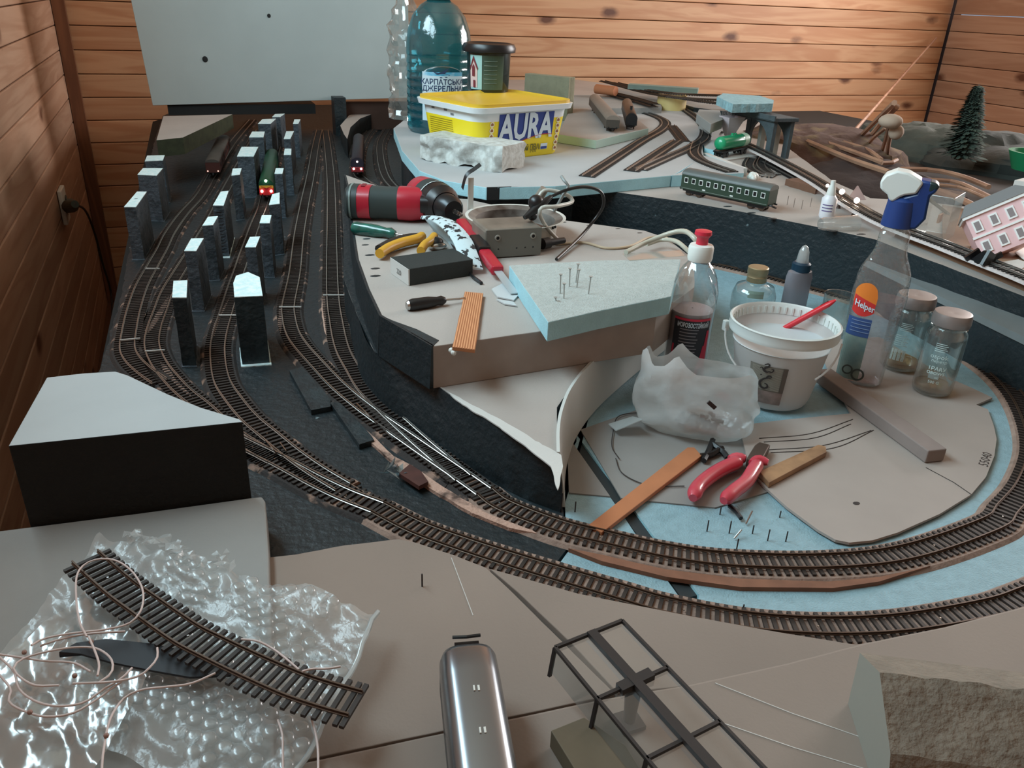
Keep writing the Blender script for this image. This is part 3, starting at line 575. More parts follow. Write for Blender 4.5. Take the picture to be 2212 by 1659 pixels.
# ------------------------------------------------------------------ rail vehicles
def vehicle(name, label, A, B, z, w, h, body, roof, group=None, win=0, wmat=None, flat=False, roofr=.45, underm=BLACKPL):
    """A, B: world points of the two ends on the track; local x runs along the vehicle"""
    d = (B-A); L = d.length; rot = math.atan2(d.y, d.x); c = (A+B)/2; c.z = z
    t = thing(name, label, 'train', c, rot, group); hb = .011; rh = h-hb; hs = rh*(1-roofr*.55)
    g = G(); g.box((0, 0, hb+hs/2), (L, w, hs)); part('body', g, body, t, bevel=.0006)
    g = G(); rings = []
    for x in (-L/2-.0004, -L/2+.003, L/2-.003, L/2+.0004):
        e = 1 if abs(x) < L/2-.001 else .86
        rings.append([Vector((x, math.cos(a)*w/2*1.02, hb+hs-.0005+math.sin(a)*(rh-hs)*e)) for a in [PI*k/12 for k in range(13)]])
    g.loft(rings); part('roof', g, roof, t, smooth=40)
    part('underframe', G().box((0, 0, hb-.0015), (L*.96, w*.8, .003)), underm, t)
    for s in (-1, 1):
        b = part('bogie', G().box((s*L*.36, 0, .0075), (L*.14+.006, w*.62, .006)), underm, t); gw = G()
        for q in (-1, 1):
            for y in (-1, 1): gw.lathe([(0.0001, -.0012), (.0052, -.0012), (.0052, .0012), (0.0001, .0012)], 14, (s*L*.36+q*(L*.05+.002), y*.0078, .0053), Matrix.Rotation(PI/2, 3, 'X'))
        part('wheelset', gw, RAILB, b)
        for y in (-1, 1): part('buffer', G().tube([(s*L/2, y*w*.3, hb+.001), (s*(L/2+.005), y*w*.3, hb+.001)], .0014, 8), underm, t)
        part('coupling', G().bar((s*L/2, 0, hb-.001), (s*(L/2+.009), 0, hb-.003), .004, .002), underm, t)
    if win:
        for k in range(win):
            x = -L/2+L*(k+.7)/(win+.4)
            for y in (-1, 1):
                f = part('window_frame', G().box((x, y*(w/2+.0001), hb+hs*.64), (L/win*.5, .0008, hs*.36)), WHITEP if wmat is None else wmat, t)
                part('pane', G().box((x, y*(w/2+.0004), hb+hs*.64), (L/win*.36, .0006, hs*.26)), BLACKPL, f)
    return t, L, hb, hs
GRN = M('coach_green', c8(44, 62, 48), .45); ROOFG = M('coach_roof', c8(92, 98, 96), .45, var=.1, vs=60)
A, B = P(1478, 418, ZC), P(1664, 458, ZC)
t, L, hb, hs = vehicle('passenger_coach', 'green passenger coach with a row of windows at the rear plateau edge', A, B, ZC, .030, .046, GRN, ROOFG, win=11, roofr=.5)
sd = -1
for k, x in enumerate((-.22, .1)): part('lettering', G().box((L*x, -.01512, hb+hs*.2), (L*.035, .0003, .002)), WHITEP, t)
part('lower_stripe', G().box((0, -.0151, hb+hs*.1), (L*.98, .0003, .0008)), M('grey_line', c8(120, 128, 120), .5), t)
A, B = P(1322, 288, .139), P(1283, 236, .139); vehicle('freight_coach', 'grey roofed coach standing on the small foam slab', A, B, .139, .030, .040, M('coach_dark', c8(70, 64, 58), .5), M('roof_brown', c8(128, 116, 106), .55, var=.1), roofr=.7)
A, B = P(1362, 282, .139), P(1352, 246, .139); t, L, hb, hs = vehicle('steam_locomotive', 'small black locomotive beside the grey roofed coach', A, B, .139, .026, .040, BLACKPL, BLACKPL, roofr=.9)
part('chimney', G().lathe([(.003, .038), (.003, .046), (.004, .047)], 12, (-L*.3, 0, 0), cap=True), BLACKPL, t)
part('boiler', G().lathe([(.0001, -.03), (.010, -.03), (.010, .03), (.0001, .03)], 18, (-L*.15, 0, .024), Matrix.Rotation(PI/2, 3, 'Y')), BLACKPL, t, smooth=40)
A, B = P(462, 384, .0085), P(486, 326, .0085); t, L, hb, hs = vehicle('passenger_coach', 'dull red brown coach far up the leftmost yard track', A, B, .0085, .030, .042, M('coach_red', c8(70, 34, 28), .5), M('roof_dull', c8(72, 66, 60), .6, var=.2), win=6, wmat=M('dull_frame', c8(60, 36, 30), .5))
part('lamp', G().ball((-L/2-.001, -.011, hb+.004), .0016, 8).ball((-L/2-.001, .011, hb+.004), .0016, 8), M('lamp_dim', c8(255, 190, 170), .3, emit=(1, .6, .5, 1), es=1.2), t)
LAMP = M('lamp_white', c8(255, 250, 230), .3, emit=(1, .96, .85, 1), es=14)
A, B = P(578, 432, .0085), P(590, 360, .0085); t, L, hb, hs = vehicle('diesel_locomotive', 'green and red locomotive with three lit headlights between the pillars', A, B, .0085, .029, .044, M('loco_green', c8(28, 92, 58), .4), M('loco_roof', c8(24, 70, 48), .4), roofr=.7)
part('nose', G().box((-L/2-.002, 0, hb+.008), (.005, .0285, .018)), M('loco_red', c8(196, 40, 44), .4), t, bevel=.001)
part('yellow_band', G().box((-L/2-.0046, 0, hb+.0165), (.001, .027, .005)), M('loco_yellow', c8(226, 168, 60), .4), t)
g = G()
for s in (-1, 1): g.bar((-L/2-.0053, 0, hb+.0135), (-L/2-.0053, s*.010, hb+.0175), .0012, .0012)
part('chevron', g, M('loco_red', 0), t)
g = G().ball((-L/2-.005, -.009, hb+.008), .0026, 10).ball((-L/2-.005, .009, hb+.008), .0026, 10).ball((-L/2-.002, 0, hb+.028), .0026, 10); part('headlight', g, LAMP, t)
A, B = P(773, 382, .0085), P(776, 325, .0085); t, L, hb, hs = vehicle('diesel_locomotive', 'dark locomotive with reddish nose and lit lamps in the valley', A, B, .0085, .029, .046, M('loco_dark', c8(30, 28, 40), .5), M('loco_dark', 0), roofr=.7)
part('nose', G().box((-L/2-.002, 0, hb+.006), (.004, .0285, .012)), M('loco_maroon', c8(120, 36, 40), .4), t, bevel=.001)
g = G().ball((-L/2-.005, -.0085, hb+.0085), .0024, 10).ball((-L/2-.005, .0085, hb+.0085), .0024, 10).ball((-L/2-.001, 0, hb+.024), .002, 10); part('headlight', g, M('lamp_pink', c8(255, 220, 215), .3, emit=(1, .75, .7, 1), es=10), t)
# tank wagon
A, B = P(1549, 341, ZC+.003), P(1606, 330, ZC+.003); d = B-A; L = d.length; c = (A+B)/2; c.z = ZC+.003
t = thing('tank_wagon', 'bright green tank wagon on its dark bogies', 'train', c, math.atan2(d.y, d.x))
TG = M('tank_green', c8(28, 158, 108), .3, coat=.4)
R = Matrix.Rotation(PI/2, 3, 'Y')
part('tank', G().lathe([(.0001, -L/2-.003), (.008, -L/2-.002), (.0135, -L/2+.002), (.0145, -L/2+.006), (.0145, L/2-.006), (.0135, L/2-.002), (.008, L/2+.002), (.0001, L/2+.003)], 24, (0, 0, .030), R), TG, t, smooth=50)
part('white_panel', G().lathe([(.01475, L*.28), (.01475, L*.44)], 24, (0, 0, .030), R), M('panel_pale', c8(186, 214, 186), .4), t, smooth=50)
part('hatch', G().lathe([(.004, .043), (.004, .048), (.0001, .0485)], 12, (-.004, 0, 0)).lathe([(.003, .043), (.003, .047), (.0001, .0475)], 12, (.008, 0, 0)), TG, t)
part('chassis', G().box((0, 0, .013), (L*1.05, .022, .003)), BLACKPL, t)
for s in (-1, 1):
    g = G().box((s*L*.34, 0, .009), (.024, .018, .005))
    for q in (-1, 1):
        for y in (-1, 1): g.lathe([(.0001, -.0012), (.0052, -.0012), (.0052, .0012), (.0001, .0012)], 12, (s*L*.34+q*.008, y*.0085, .0052), Matrix.Rotation(PI/2, 3, 'X'))
    part('bogie', g, BLACKPL, t)
# silver coach in the foreground (only its front part is in the picture)
zb = .030; zt = .072
A = P(1010, 1385, zt); B = P(1052, 1675, zt); A.z = B.z = zb; d = (B-A).normalized(); B = A+d*.24
t = thing('railcar', 'silver grey rounded railcar roof with paired white marks in the foreground', 'train', (A+B)/2, math.atan2(d.y, d.x))
L = .24; SIL = M('silver_roof', c8(140, 144, 148), .24, metal=.85)
rings = []
for x, e in ((-L/2, .80), (-L/2+.0015, .92), (-L/2+.005, .99), (-L/2+.02, 1), (L/2-.02, 1), (L/2, .92)):
    r = []
    for k in range(17):
        a = PI*k/16; cy = math.cos(a); sy = math.sin(a)
        r.append(Vector((x, math.copysign(abs(cy)**.6, cy)*.0165*e, .028+abs(sy)**.75*.0145*e)))
    rings.append(r)
part('roof', G().loft(rings), SIL, t, smooth=45)
part('body', G().box((0, 0, .0175), (L-.002, .0318, .022)), M('body_dark', c8(40, 44, 48), .35), t, bevel=.001)
part('coupling_bar', G().tube([(-L/2-.006, -.008, .040), (-L/2-.005, 0, .0405), (-L/2-.006, .008, .040)], .0011, 6), BLACKPL, t)
part('gangway', G().box((-L/2-.0025, 0, .026), (.005, .014, .022)), BLACKPL, t)
for x in (-.085, -.058, -.031, -.006, .02): part('roof_mark', G().box((L*0+x, .0022, .0426), (.0035, .0011, .0006)).box((x, -.0002, .0428), (.0035, .0009, .0006)), WHITEP, t)
for s in (-1, 1):
    b = part('bogie', G().box((s*.08, 0, .0075), (.04, .022, .006)), BLACKPL, t)
    part('wheelset', G().box((s*.08, 0, .004), (.03, .02, .008)), RAILB, b)
# ------------------------------------------------------------------ things on the blue top board
def on_lathe(base, r, z0_, z1_):
    """text mapper round a vertical cylinder: x along the arc from the middle angle"""
    def mk(ang, zc, rr=None):
        return lambda x, y: Vector((math.cos(ang+x/(rr or r))*(rr or r), math.sin(ang+x/(rr or r))*(rr or r), zc+y))
    return mk
def faceang(p): return math.atan2(-p.y, -p.x)            # the side that looks at the camera
def wrapped(rr, a0, a1, za, zb, n=24):
    g = G()
    for k in range(n):
        t0, t1 = a0+(a1-a0)*k/n, a0+(a1-a0)*(k+1)/n
        f = lambda z: rr(z) if callable(rr) else rr
        g.add([(math.cos(t0)*f(za), math.sin(t0)*f(za), za), (math.cos(t1)*f(za), math.sin(t1)*f(za), za), (math.cos(t1)*f(zb), math.sin(t1)*f(zb), zb), (math.cos(t0)*f(zb), math.sin(t0)*f(zb), zb)], [(0, 1, 2, 3)])
    return g
# big water bottle
p = P(948, 283, ZD); s = mpp(p); r = 66*s*1.02; zt = zat(p, -32)
t = thing('water_bottle', 'large blue five litre plastic water bottle with blue cap', 'bottle', p); hh = zt-ZD
pr = [(r*.86, 0), (r*.97, hh*.02), (r, hh*.05)]
for k in range(9): z = hh*(.09+k*.055); pr += [(r*.97, z), (r, z+hh*.012), (r, z+hh*.035)]
pr += [(r*1.0, hh*.60), (r*.95, hh*.70), (r*.80, hh*.80), (r*.56, hh*.87), (r*.36, hh*.90), (r*.30, hh*.915)]
part('body', G().lathe(pr, 40), clear('bottle_blue', (.20, .55, .62, 1), .22, .12, .5, c8(70, 158, 172), bump=.3, bs=60), t, smooth=60)
part('water', G().lathe([(0.001, .004), (r*.84, .005), (r*.93, hh*.4), (0.001, hh*.401)], 32), clear('water_blue', (.45, .75, .8, 1), .25, .1, .3, c8(40, 110, 125)), t, smooth=50)
part('neck_ring', G().lathe([(r*.31, hh*.905), (r*.42, hh*.91), (r*.42, hh*.92), (r*.31, hh*.925)], 32, cap=True), M('blue_cap', c8(28, 62, 120), .35), t, smooth=40)
part('cap', G().lathe([(r*.37, hh*.925), (r*.38, hh*.965), (r*.35, hh*.985), (.0001, hh*.988)], 32, cap=True), M('blue_cap', 0), t, smooth=40)
fa = faceang(p); rl = r*1.004
LB = M('label_pale', c8(196, 212, 218), .5); LBB = M('label_sky', c8(84, 168, 200), .5, col2=c8(190, 215, 225), vs=28, thr=(.45, .6)); NAVY = M('navy_ink', c8(42, 62, 92), .5)
lz = lambda y: zat(p, y)-ZD
part('label', wrapped(rl, fa-.52, fa+.78, lz(252), lz(150)), LBB, t, smooth=60)
g = wrapped(rl*1.002, fa-.52, fa+.78, lz(215), lz(158)); part('label_top', g, LB, t, smooth=60)
g = G(); n = 20; cc = [(math.cos(PI*k/n), math.sin(PI*k/n)) for k in range(n+1)]
aw, zb_, zh = .65, lz(158), lz(137)-lz(158)
g.add([(math.cos(fa+.13+x*aw)*rl*1.002, math.sin(fa+.13+x*aw)*rl*1.002, zb_+y*zh) for x, y in cc], [tuple(range(n+1))]); part('label_arch', g, LB, t)
mk = on_lathe(p, rl*1.008, 0, 0)
part('lettering', G().text('КАРПАТСЬКА', .015, mk(fa+.13, lz(171)), bold=.0003, fit=.098).text('ДЖЕРЕЛЬНА', .015, mk(fa+.13, lz(185)), bold=.0003, fit=.092), NAVY, t)
g = G(); m_ = mk(fa+.13, lz(152))
for pts in ([(-.024, .004), (-.010, .0), (0, .004), (.012, .010), (.004, -.001), (.016, -.004), (0, -.004), (-.014, -.003)], [(-.008, -.008), (.008, -.007), (.010, -.0085), (-.006, -.010)]): g.add([m_(x, y) for x, y in pts], [tuple(range(len(pts)))])
part('bird_emblem', g, NAVY, t)
# crumpled clear bottle behind it
p2 = P(893, 268, ZD); p2 = p2+Vector((.01, .10, 0)); s = mpp(p2)
t = thing('crumpled_bottle', 'crumpled clear plastic bottle hidden behind the blue water bottle', 'bottle', p2)
rings = []
for k in range(28):
    z = .30*k/27; rr = .040*(1 if k < 20 else 1-(k-19)/10); rings.append([Vector((math.cos(a)*rr, math.sin(a)*rr, z))*1 + Vector((math.cos(a), math.sin(a), 0))*noise.noise(Vector((math.cos(a)*2, math.sin(a)*2, z*60)))*.012 for a in [2*PI*j/28 for j in range(28)]])
part('body', G().loft(rings), clear('crinkle_clear', (.86, .9, .9, 1), .18, .08, .7, c8(190, 200, 198)), t, smooth=25)
part('cap', G().lathe([(.014, .29), (.015, .31), (.0001, .312)], 20, cap=True), WHITEP, t, smooth=40)
# glue tub: oblong, rounded corners, tapering down
b0, b1, bL = P(1087, 338, ZD), P(1201, 333, ZD), P(968, 285, ZD)
ztop = zat(b1, 222)-ZD; R2 = b1-b0
A2 = P(1034, 351, ZD); B2 = P(1210, 331, ZD); C2 = P(965, 300, ZD)
ux = (B2-A2); ux.z = 0; wfx = ux.length; ux.normalize(); uy = Vector((-ux.y, ux.x, 0)); wfy = wfx*.80
cen = A2+ux*wfx/2+uy*wfy/2; t = thing('glue_tub', 'yellow and white oblong tub of white glue with blue logo', 'tub', cen, math.atan2(ux.y, ux.x))
def rrect(w_, h_, r_, z, n=8):
    out = []
    for q, (sx, sy) in enumerate(((1, 1), (-1, 1), (-1, -1), (1, -1))):
        for k in range(n+1):
            a = PI/2*q+PI/2*k/n; out.append(Vector((sx*(w_/2-r_)+math.cos(a)*r_, sy*(h_/2-r_)+math.sin(a)*r_, z)))
    return out
TW, TH = wfx*1.0, wfy*1.0; tk = 1.13; RC = .028
sc_ = lambda z: 1+(tk-1)*z/ztop
ring = lambda z, e=0: rrect(TW*sc_(z)+e, TH*sc_(z)+e, RC, z)
zy = ztop*.735
YEL = M('tub_yellow', c8(238, 214, 40), .4); WHT = M('tub_white', c8(226, 232, 234), .38)
part('lower_wall', G().loft([ring(0, -.004), ring(.003), ring(zy*.5), ring(zy)]), YEL, t, smooth=40)
part('upper_wall', G().loft([ring(zy), ring(ztop*.93)]), WHT, t, smooth=40)
part('rim', G().loft([ring(ztop*.90, .002), ring(ztop*.90, .016), ring(ztop, .018), ring(ztop, .004)]), WHT, t, smooth=40)
YL = M('lid_yellow', c8(214, 172, 48), .4)
part('lid', G().loft([ring(ztop*.995, .010), ring(ztop*1.06, .008), ring(ztop*1.065, .002), ring(ztop*1.02, -.008)]), YL, t, smooth=40)
def front(u, z, e=.0006):      # u across the front from its middle, z up, on the sloping front wall
    return Vector((u, -TH*sc_(z)/2-e, z))
BL = M('logo_blue', c8(38, 62, 140), .45); TX = M('logo_white', c8(210, 226, 236), .45)
fx0, fx1 = -TW*.31, TW*.35
def fpatch(name, pts, mat, e=.0006, ngon=True):
    g = G(); g.add([front(u, z, e) for u, z in pts], [tuple(range(len(pts)))]); return part(name, g, mat, t)
n = 12; curve = [(fx1-(fx1-fx0)*k/n, ztop*(.33+.10*math.cos(PI*k/n*1.15-.5))) for k in range(n+1)]
fpatch('logo_panel', [(fx0, ztop*.86), (fx1, ztop*.86)]+curve, BL)
part('logo_edge', G().tube([front(u, z, .0008) for u, z in curve], .0008, 5), M('logo_red', c8(170, 50, 50), .5), t)
part('logo_lettering', G().text('AURA', .066, lambda x, y: front((fx0+fx1)/2+x, ztop*.585+y, .0014), bold=.002, fit=(fx1-fx0)*1.0), TX, t)
part('lettering', G().text('Клей ПВА', .0155, lambda x, y: front(fx1-.058+x, ztop*.185+y, .0014), bold=.0003, fit=.056).text('PVA', .009, lambda x, y: front(fx1-.045+x, ztop*.11+y, .0014)), M('ink_green', c8(92, 88, 30), .5), t)
fpatch('info_square', [(fx1-.027, ztop*.13), (fx1-.009, ztop*.13), (fx1-.009, ztop*.245), (fx1-.027, ztop*.245)], M('logo_white', 0), .0012)
fpatch('info_square_blue', [(fx1-.026, ztop*.135), (fx1-.010, ztop*.135), (fx1-.010, ztop*.185), (fx1-.026, ztop*.185)], BL, .0015)
for u in (fx0-.016, fx1+.013):
    for k in range(6):
        z = zy*(.93-k*.15); g = G(); g.add([front(u+math.cos(a)*.0055, z+math.sin(a)*.0055) for a in [2*PI*q/10 for q in range(10)]], [tuple(range(10))]); o = part('pictogram', g, M('picto', c8(236, 226, 190), .5), t)
        g = G(); g.add([front(u+x, z+y, .001) for x, y in ((-.003, -.002), (.003, -.002), (.003, .001), (0, .0035), (-.003, .001))], [(0, 1, 2, 3, 4)]); part('pictogram_mark', g, M('picto_dark', c8(150, 96, 60), .5), o)
def leftw(v, z, e=.0006): return Vector((-TW*sc_(z)/2-e, v, z))
g = G(); 
for k in range(15): z = zy*(.93-k*.055); g.add([leftw(TH*.36, z), leftw(-TH*.08, z), leftw(-TH*.08, z-.0014), leftw(TH*.36, z-.0014)], [(0, 1, 2, 3)])
part('small_print', g, M('print_olive', c8(160, 140, 30), .5), t, kind='stuff')
for v, z in ((TH*.3, ztop*.84), (TH*.06, ztop*.84), (-.06*TH, ztop*.78)): g = G(); g.add([leftw(v, z), leftw(v-.010, z), leftw(v-.010, z+.004), leftw(v, z+.004)], [(0, 1, 2, 3)]); part('print_mark', g, M('ink_grey', c8(120, 122, 124), .5), t)
# wood stain can on the lid
cz = ZD+ztop*1.02; pcn = P(1054, 196, cz); s = mpp(pcn); r = 47*s; t = thing('stain_can', 'round black plastic can of wood stain standing on the yellow lid', 'can', pcn)
zt = zat(pcn, 92)-cz; hc = zt
part('body', G().lathe([(r*.9, 0), (r*.93, .003), (r*1.0, hc*.86)], 40, cap=True), M('can_body', c8(26, 38, 36), .3, coat=.3), t, smooth=40)
part('lid', G().lathe([(r*1.0, hc*.80), (r*1.2, hc*.82), (r*1.22, hc*.90), (r*1.14, hc*.98), (r*.98, hc), (r*.9, hc*.97), (.0001, hc*.96)], 40, cap=True), BLACKPL, t, smooth=40)
fa = faceang(pcn); rz = lambda z: r*(.93+.07*z/(hc*.86))+.0006
part('label_photo', wrapped(rz, fa-.95, fa-.30, hc*.06, hc*.76), M('photo_sky', c8(150, 190, 190), .4), t, smooth=60)
g = G(); q = lambda a, z: Vector((math.cos(fa+a)*(rz(z)+.001), math.sin(fa+a)*(rz(z)+.001), z))
g.add([q(-.93, hc*.1), q(-.52, hc*.1), q(-.52, hc*.5), q(-.72, hc*.72), q(-.93, hc*.5)], [(0, 1, 2, 3, 4)]); part('printed_house', g, M('print_house', c8(205, 180, 176), .5), t)
g = G(); q = lambda a, z: Vector((math.cos(fa+a)*(rz(z)+.0016), math.sin(fa+a)*(rz(z)+.0016), z))
for e in ([(-.94, .50), (-.72, .75), (-.48, .50), (-.52, .46), (-.72, .66), (-.92, .45)], [(-.8, .33), (-.65, .33), (-.65, .52), (-.72, .58), (-.8, .52)], [(-.74, .1), (-.62, .1), (-.62, .25), (-.74, .25)]): g.add([q(a, hc*z) for a, z in e], [tuple(range(len(e)))])
part('printed_roof', g, M('print_roof', c8(110, 44, 52), .5), t)
part('label_dark', wrapped(rz, fa-.28, fa+.75, hc*.06, hc*.76), M('label_green_dark', c8(38, 58, 50), .4, col2=c8(70, 92, 80), vs=12), t, smooth=60)
g = G(); q = lambda a, z: Vector((math.cos(fa+a)*(rz(z)+.001), math.sin(fa+a)*(rz(z)+.001), z))
for k in range(6): z = hc*(.64-k*.09); g.add([q(-.2+i*.1, z) for i in range(7)]+[q(.4-i*.1, z+.0012) for i in range(7)], [tuple(range(14))])
part('small_print', g, M('print_dim', c8(110, 126, 116), .5), t, kind='stuff')
# rough stone brick
bp = [P(905, 362, ZD), P(1075, 372, ZD)]; A_, B_ = P(903, 345, ZD), P(1080, 374, ZD); d = (B_-A_); Lb = d.length; d.normalize(); nb = Vector((-d.y, d.x, 0)); wbk = .085; hbk = zat(B_, 318)-ZD
g = G(); rings = []; nx = 36; ny = 10
def rbox(nx, prof, L_, seed, amp, fl):
    rings = []
    for i in range(nx+1):
        x = -L_/2+L_*i/nx; e = 1-(.14 if i in (0, nx) else (.04 if i in (1, nx-1) else 0)); row = []
        for (y, z) in prof:
            q = Vector((x, y*e, z)); k = noise.noise(q*28+Vector((seed, 0, 0)))+.5*noise.noise(q*75+Vector((seed, 3, 0)))
            a = amp*(1 if fl(y, z) else .15); c_ = Vector((0, y, z-.03)).normalized(); q += c_*k*a+Vector((k*a*.6 if i in (0, nx) else 0, 0, 0)); q.z = max(q.z, 0); row.append(q)
        rings.append(row)
    return rings
prof = []
W2, HB = wbk/2, hbk
for k in range(10): prof.append((-W2, HB*k/10))
for k in range(8): prof.append((-W2+wbk*k/8, HB))
for k in range(8): prof.append((W2, HB*(1-k/8)))
for k in range(6): prof.append((W2-wbk*k/6, 0))
t = solo('stone_brick', 'rough pale grey stone brick lying in front of the glue tub', 'brick', G().loft([[Matrix.Rotation(math.atan2(d.y, d.x), 3, 'Z') @ q+(A_+B_)/2+nb*W2 for q in r_] for r_ in rbox(44, prof, Lb, 4, .013, lambda y, z: y < -W2*.8 or z < HB*.99)]), M('stone', c8(196, 200, 196), .85, col2=c8(168, 168, 162), vs=90, bump=.9, bs=120), smooth=38)
# grey foam block behind tub
board_ = G(); a, b = P(1120, 262, ZC), P(1215, 268, ZC); d = b-a; nn = Vector((-d.y, d.x, 0)).normalized()
aa, bb = P(1130, 250, ZD), P(1224, 262, ZD); zz = zat(bb, 168)
nn = Vector((-(bb-aa).y, (bb-aa).x, 0)).normalized()*.03
board_.prism(ragged([aa.xy, bb.xy, (bb+nn).xy, (aa+nn).xy], .003, .006, 5), ZD, zz)
solo('foam_block', 'greenish grey foam block standing behind the glue tub', 'block', board_, M('foam_olive', c8(138, 136, 112), .85, var=.15, vs=30, bump=.8, bs=90), bevel=.001)
# small slab with coach and locomotive
board('small_slab', 'small pale slab under the grey coach and black locomotive', 'slab', [(1205, 290), (1288, 303), (1401, 277), (1383, 262), (1270, 234), (1232, 234)], .139, .0175, [FOAMW, M('foam_green', c8(176, 205, 196), .6)], side=True, bevel=.0008)
# tape roll
p = P(1449, 236, ZD+.0); s = mpp(p); r = 31*s; zt = zat(p, 204)-ZD
t = thing('tape_roll', 'roll of yellowish masking tape lying flat on the board', 'tape', p)
part('tape', G().lathe([(r*.8, 0), (r, 0), (r, zt), (r*.8, zt)], 40, cap=False).lathe([(r*.8, zt), (r*.8, 0)], 40), M('tape', c8(216, 192, 128), .45), t, smooth=40)
part('core', G().lathe([(r*.76, 0), (r*.8, 0), (r*.8, zt), (r*.76, zt), (r*.76, 0)], 40), M('card_core', c8(150, 118, 84), .8), t, smooth=40)
# rear clutter on the plateau
board('rear_slab', 'long grey foam slab lying behind the glue tub', 'slab', [(1232, 236), (1430, 232), (1420, 208), (1240, 205)], ZD+.016, .016, [FOAMG, FOAMG], side=True)
board('rear_slab', 'second long grey slab under the spare tracks', 'slab', [(1300, 214), (1440, 214), (1500, 232), (1560, 240), (1620, 238), (1560, 205), (1330, 190)], ZD+.012, .012, [FOAMG, BLACK], side=True)
g = G(); a, b = P(1358, 186, .17), P(1508, 196, .17); g.bar(a, b, .045, .014); solo('foam_strip', 'long greenish foam strip against the rear wall', 'strip', g, M('foam_strip_green', c8(122, 138, 128), .8, var=.1), bevel=.001)
g = G(); a, b = P(1288, 192, .158), P(1330, 197, .158); g.tube([a, b], .014, 18); solo('cork_roll', 'small orange brown roll lying near the rear wall', 'roll', g, M('cork_roll', c8(176, 112, 76), .8), smooth=40)
# stone arch bridge model
a, b = P(1592, 318, ZC), P(1678, 343, ZC); d = (b-a); d.z = 0; Lw = d.length*1.05; d.normalize(); nn = Vector((-d.y, d.x, 0)); hB = zat(b, 252)-ZC
t = thing('arch_bridge', 'dark grey model stone viaduct with round arches', 'bridge', (a+b)/2, math.atan2(d.y, d.x)); ST = M('bridge_stone', c8(74, 84, 88), .7, var=.2, vs=80, bump=.5, bs=240)
STL = M('bridge_inner', c8(150, 148, 138), .7, var=.2, vs=60)
def archwall(y0, y1, x0, x1, ro, cxs):
    g = G(); n = 18
    for cx_ in cxs:
        for k in range(n):
            t0, t1 = PI*k/n, PI*(k+1)/n
            for (ta, tb) in ((t0, t1),):
                pa, pb = (cx_+math.cos(ta)*ro, hB*.34+math.sin(ta)*hB*.50), (cx_+math.cos(tb)*ro, hB*.34+math.sin(tb)*hB*.50)
                T_ = hB*.9; vs = [(pa[0], y0, pa[1]), (pb[0], y0, pb[1]), (pb[0], y0, T_), (pa[0], y0, T_), (pa[0], y1, pa[1]), (pb[0], y1, pb[1]), (pb[0], y1, T_), (pa[0], y1, T_)]
                g.add(vs, [(0, 1, 2, 3), (4, 7, 6, 5), (0, 4, 5, 1), (2, 6, 7, 3)])
    return g
ro = Lw*.40
for y in (-.026, .020): part('arch_wall', archwall(y, y+.008, 0, 0, ro, [0]), ST, t)
for x in (-Lw/2, Lw/2):
    for y in (-.022, .024): part('pier', G().box((x*.9, y, hB*.45), (Lw*.1, .010, hB*.9)), ST, t, bevel=.0008)
for x in (-Lw*.18, Lw*.14): part('inner_column', G().box((x, .03, hB*.4), (.012, .014, hB*.8)), STL, t, bevel=.0008)
part('deck', G().box((0, 0, hB*.93), (Lw*1.08, .066, hB*.09)), ST, t, bevel=.001)
part('parapet', G().box((0, -.033, hB*.97), (Lw*1.12, .004, hB*.12)), ST, t, bevel=.0006)
g = G(); c0 = P(1608, 262, ZC+hB+.004)
pts = [P(x, y, ZC+hB) for x, y in ((1546, 230), (1580, 248), (1666, 246), (1668, 238), (1640, 228), (1560, 222))]
g.prism(ragged([q.xy for q in pts], .003, .006, 1), ZC+hB+.004, ZC+hB+.022); solo('rough_slab', 'rough torn pale blue foam slab lying on top of the bridge', 'slab', g, M('foam_torn', c8(150, 190, 198), .8, var=.2, vs=60, bump=1.2, bs=120))
g = G(); pts = [P(x, y, ZC+hB*.8) for x, y in ((1505, 246), (1536, 268), (1562, 258), (1555, 238), (1510, 236))]; g.prism([q.xy for q in pts], ZC+hB*.8-.02, ZC+hB*.8)
solo('foam_wedge', 'small pale foam wedge left of the rough slab', 'wedge', g, FOAMG, bevel=.001)
board('under_wedge', 'foam riser under the left end of the bridge top', 'riser', [(1512, 252), (1540, 268), (1570, 258), (1548, 244)], ZC+.05, .05, FOAMG)
# paper hopper
g = G(); c = P(1572, 305, ZC+.02); 
top = [c+Vector((x, y, .055)) for x, y in ((-.02, -.02), (.025, -.02), (.025, .02), (-.02, .02))]; bot_ = [c+Vector((x*.35, y*.35, .012)) for x, y in ((-.02, -.02), (.025, -.02), (.025, .02), (-.02, .02))]
g.loft([bot_, top], False); solo('paper_hopper', 'pinkish white paper hopper left of the bridge', 'hopper', g, M('paper_pink', c8(205, 188, 190), .7))
board('tank_slab', 'pale blue slab just behind the green tank wagon', 'slab', [(1519, 306), (1522, 320), (1543, 324), (1560, 308), (1548, 300)], ZC+.018, .018, [FOAM, CYAN], side=True)
board('wagon_sheet', 'white sheet below the tank wagon wheels', 'sheet', [(1522, 334), (1540, 350), (1608, 340), (1650, 335), (1610, 322)], ZC+.0028, .0026, FOAM)
g = G(); g.bar(P(1523, 338, ZC+.008), P(1608, 372, ZC+.008), .012, .016); solo('foam_bar', 'long thin pale foam bar pointing at the green coach', 'bar', g, FOAM, bevel=.0008)
g = G()
for k in range(7): g.ball(P(1628+random.uniform(-8, 8), 382+random.uniform(-4, 6), ZC+.006), .006+random.random()*.003, 8)
solo('crumpled_paper', 'small crumpled white scrap beside the coach roof', 'scrap', g, WHITEP, smooth=60)
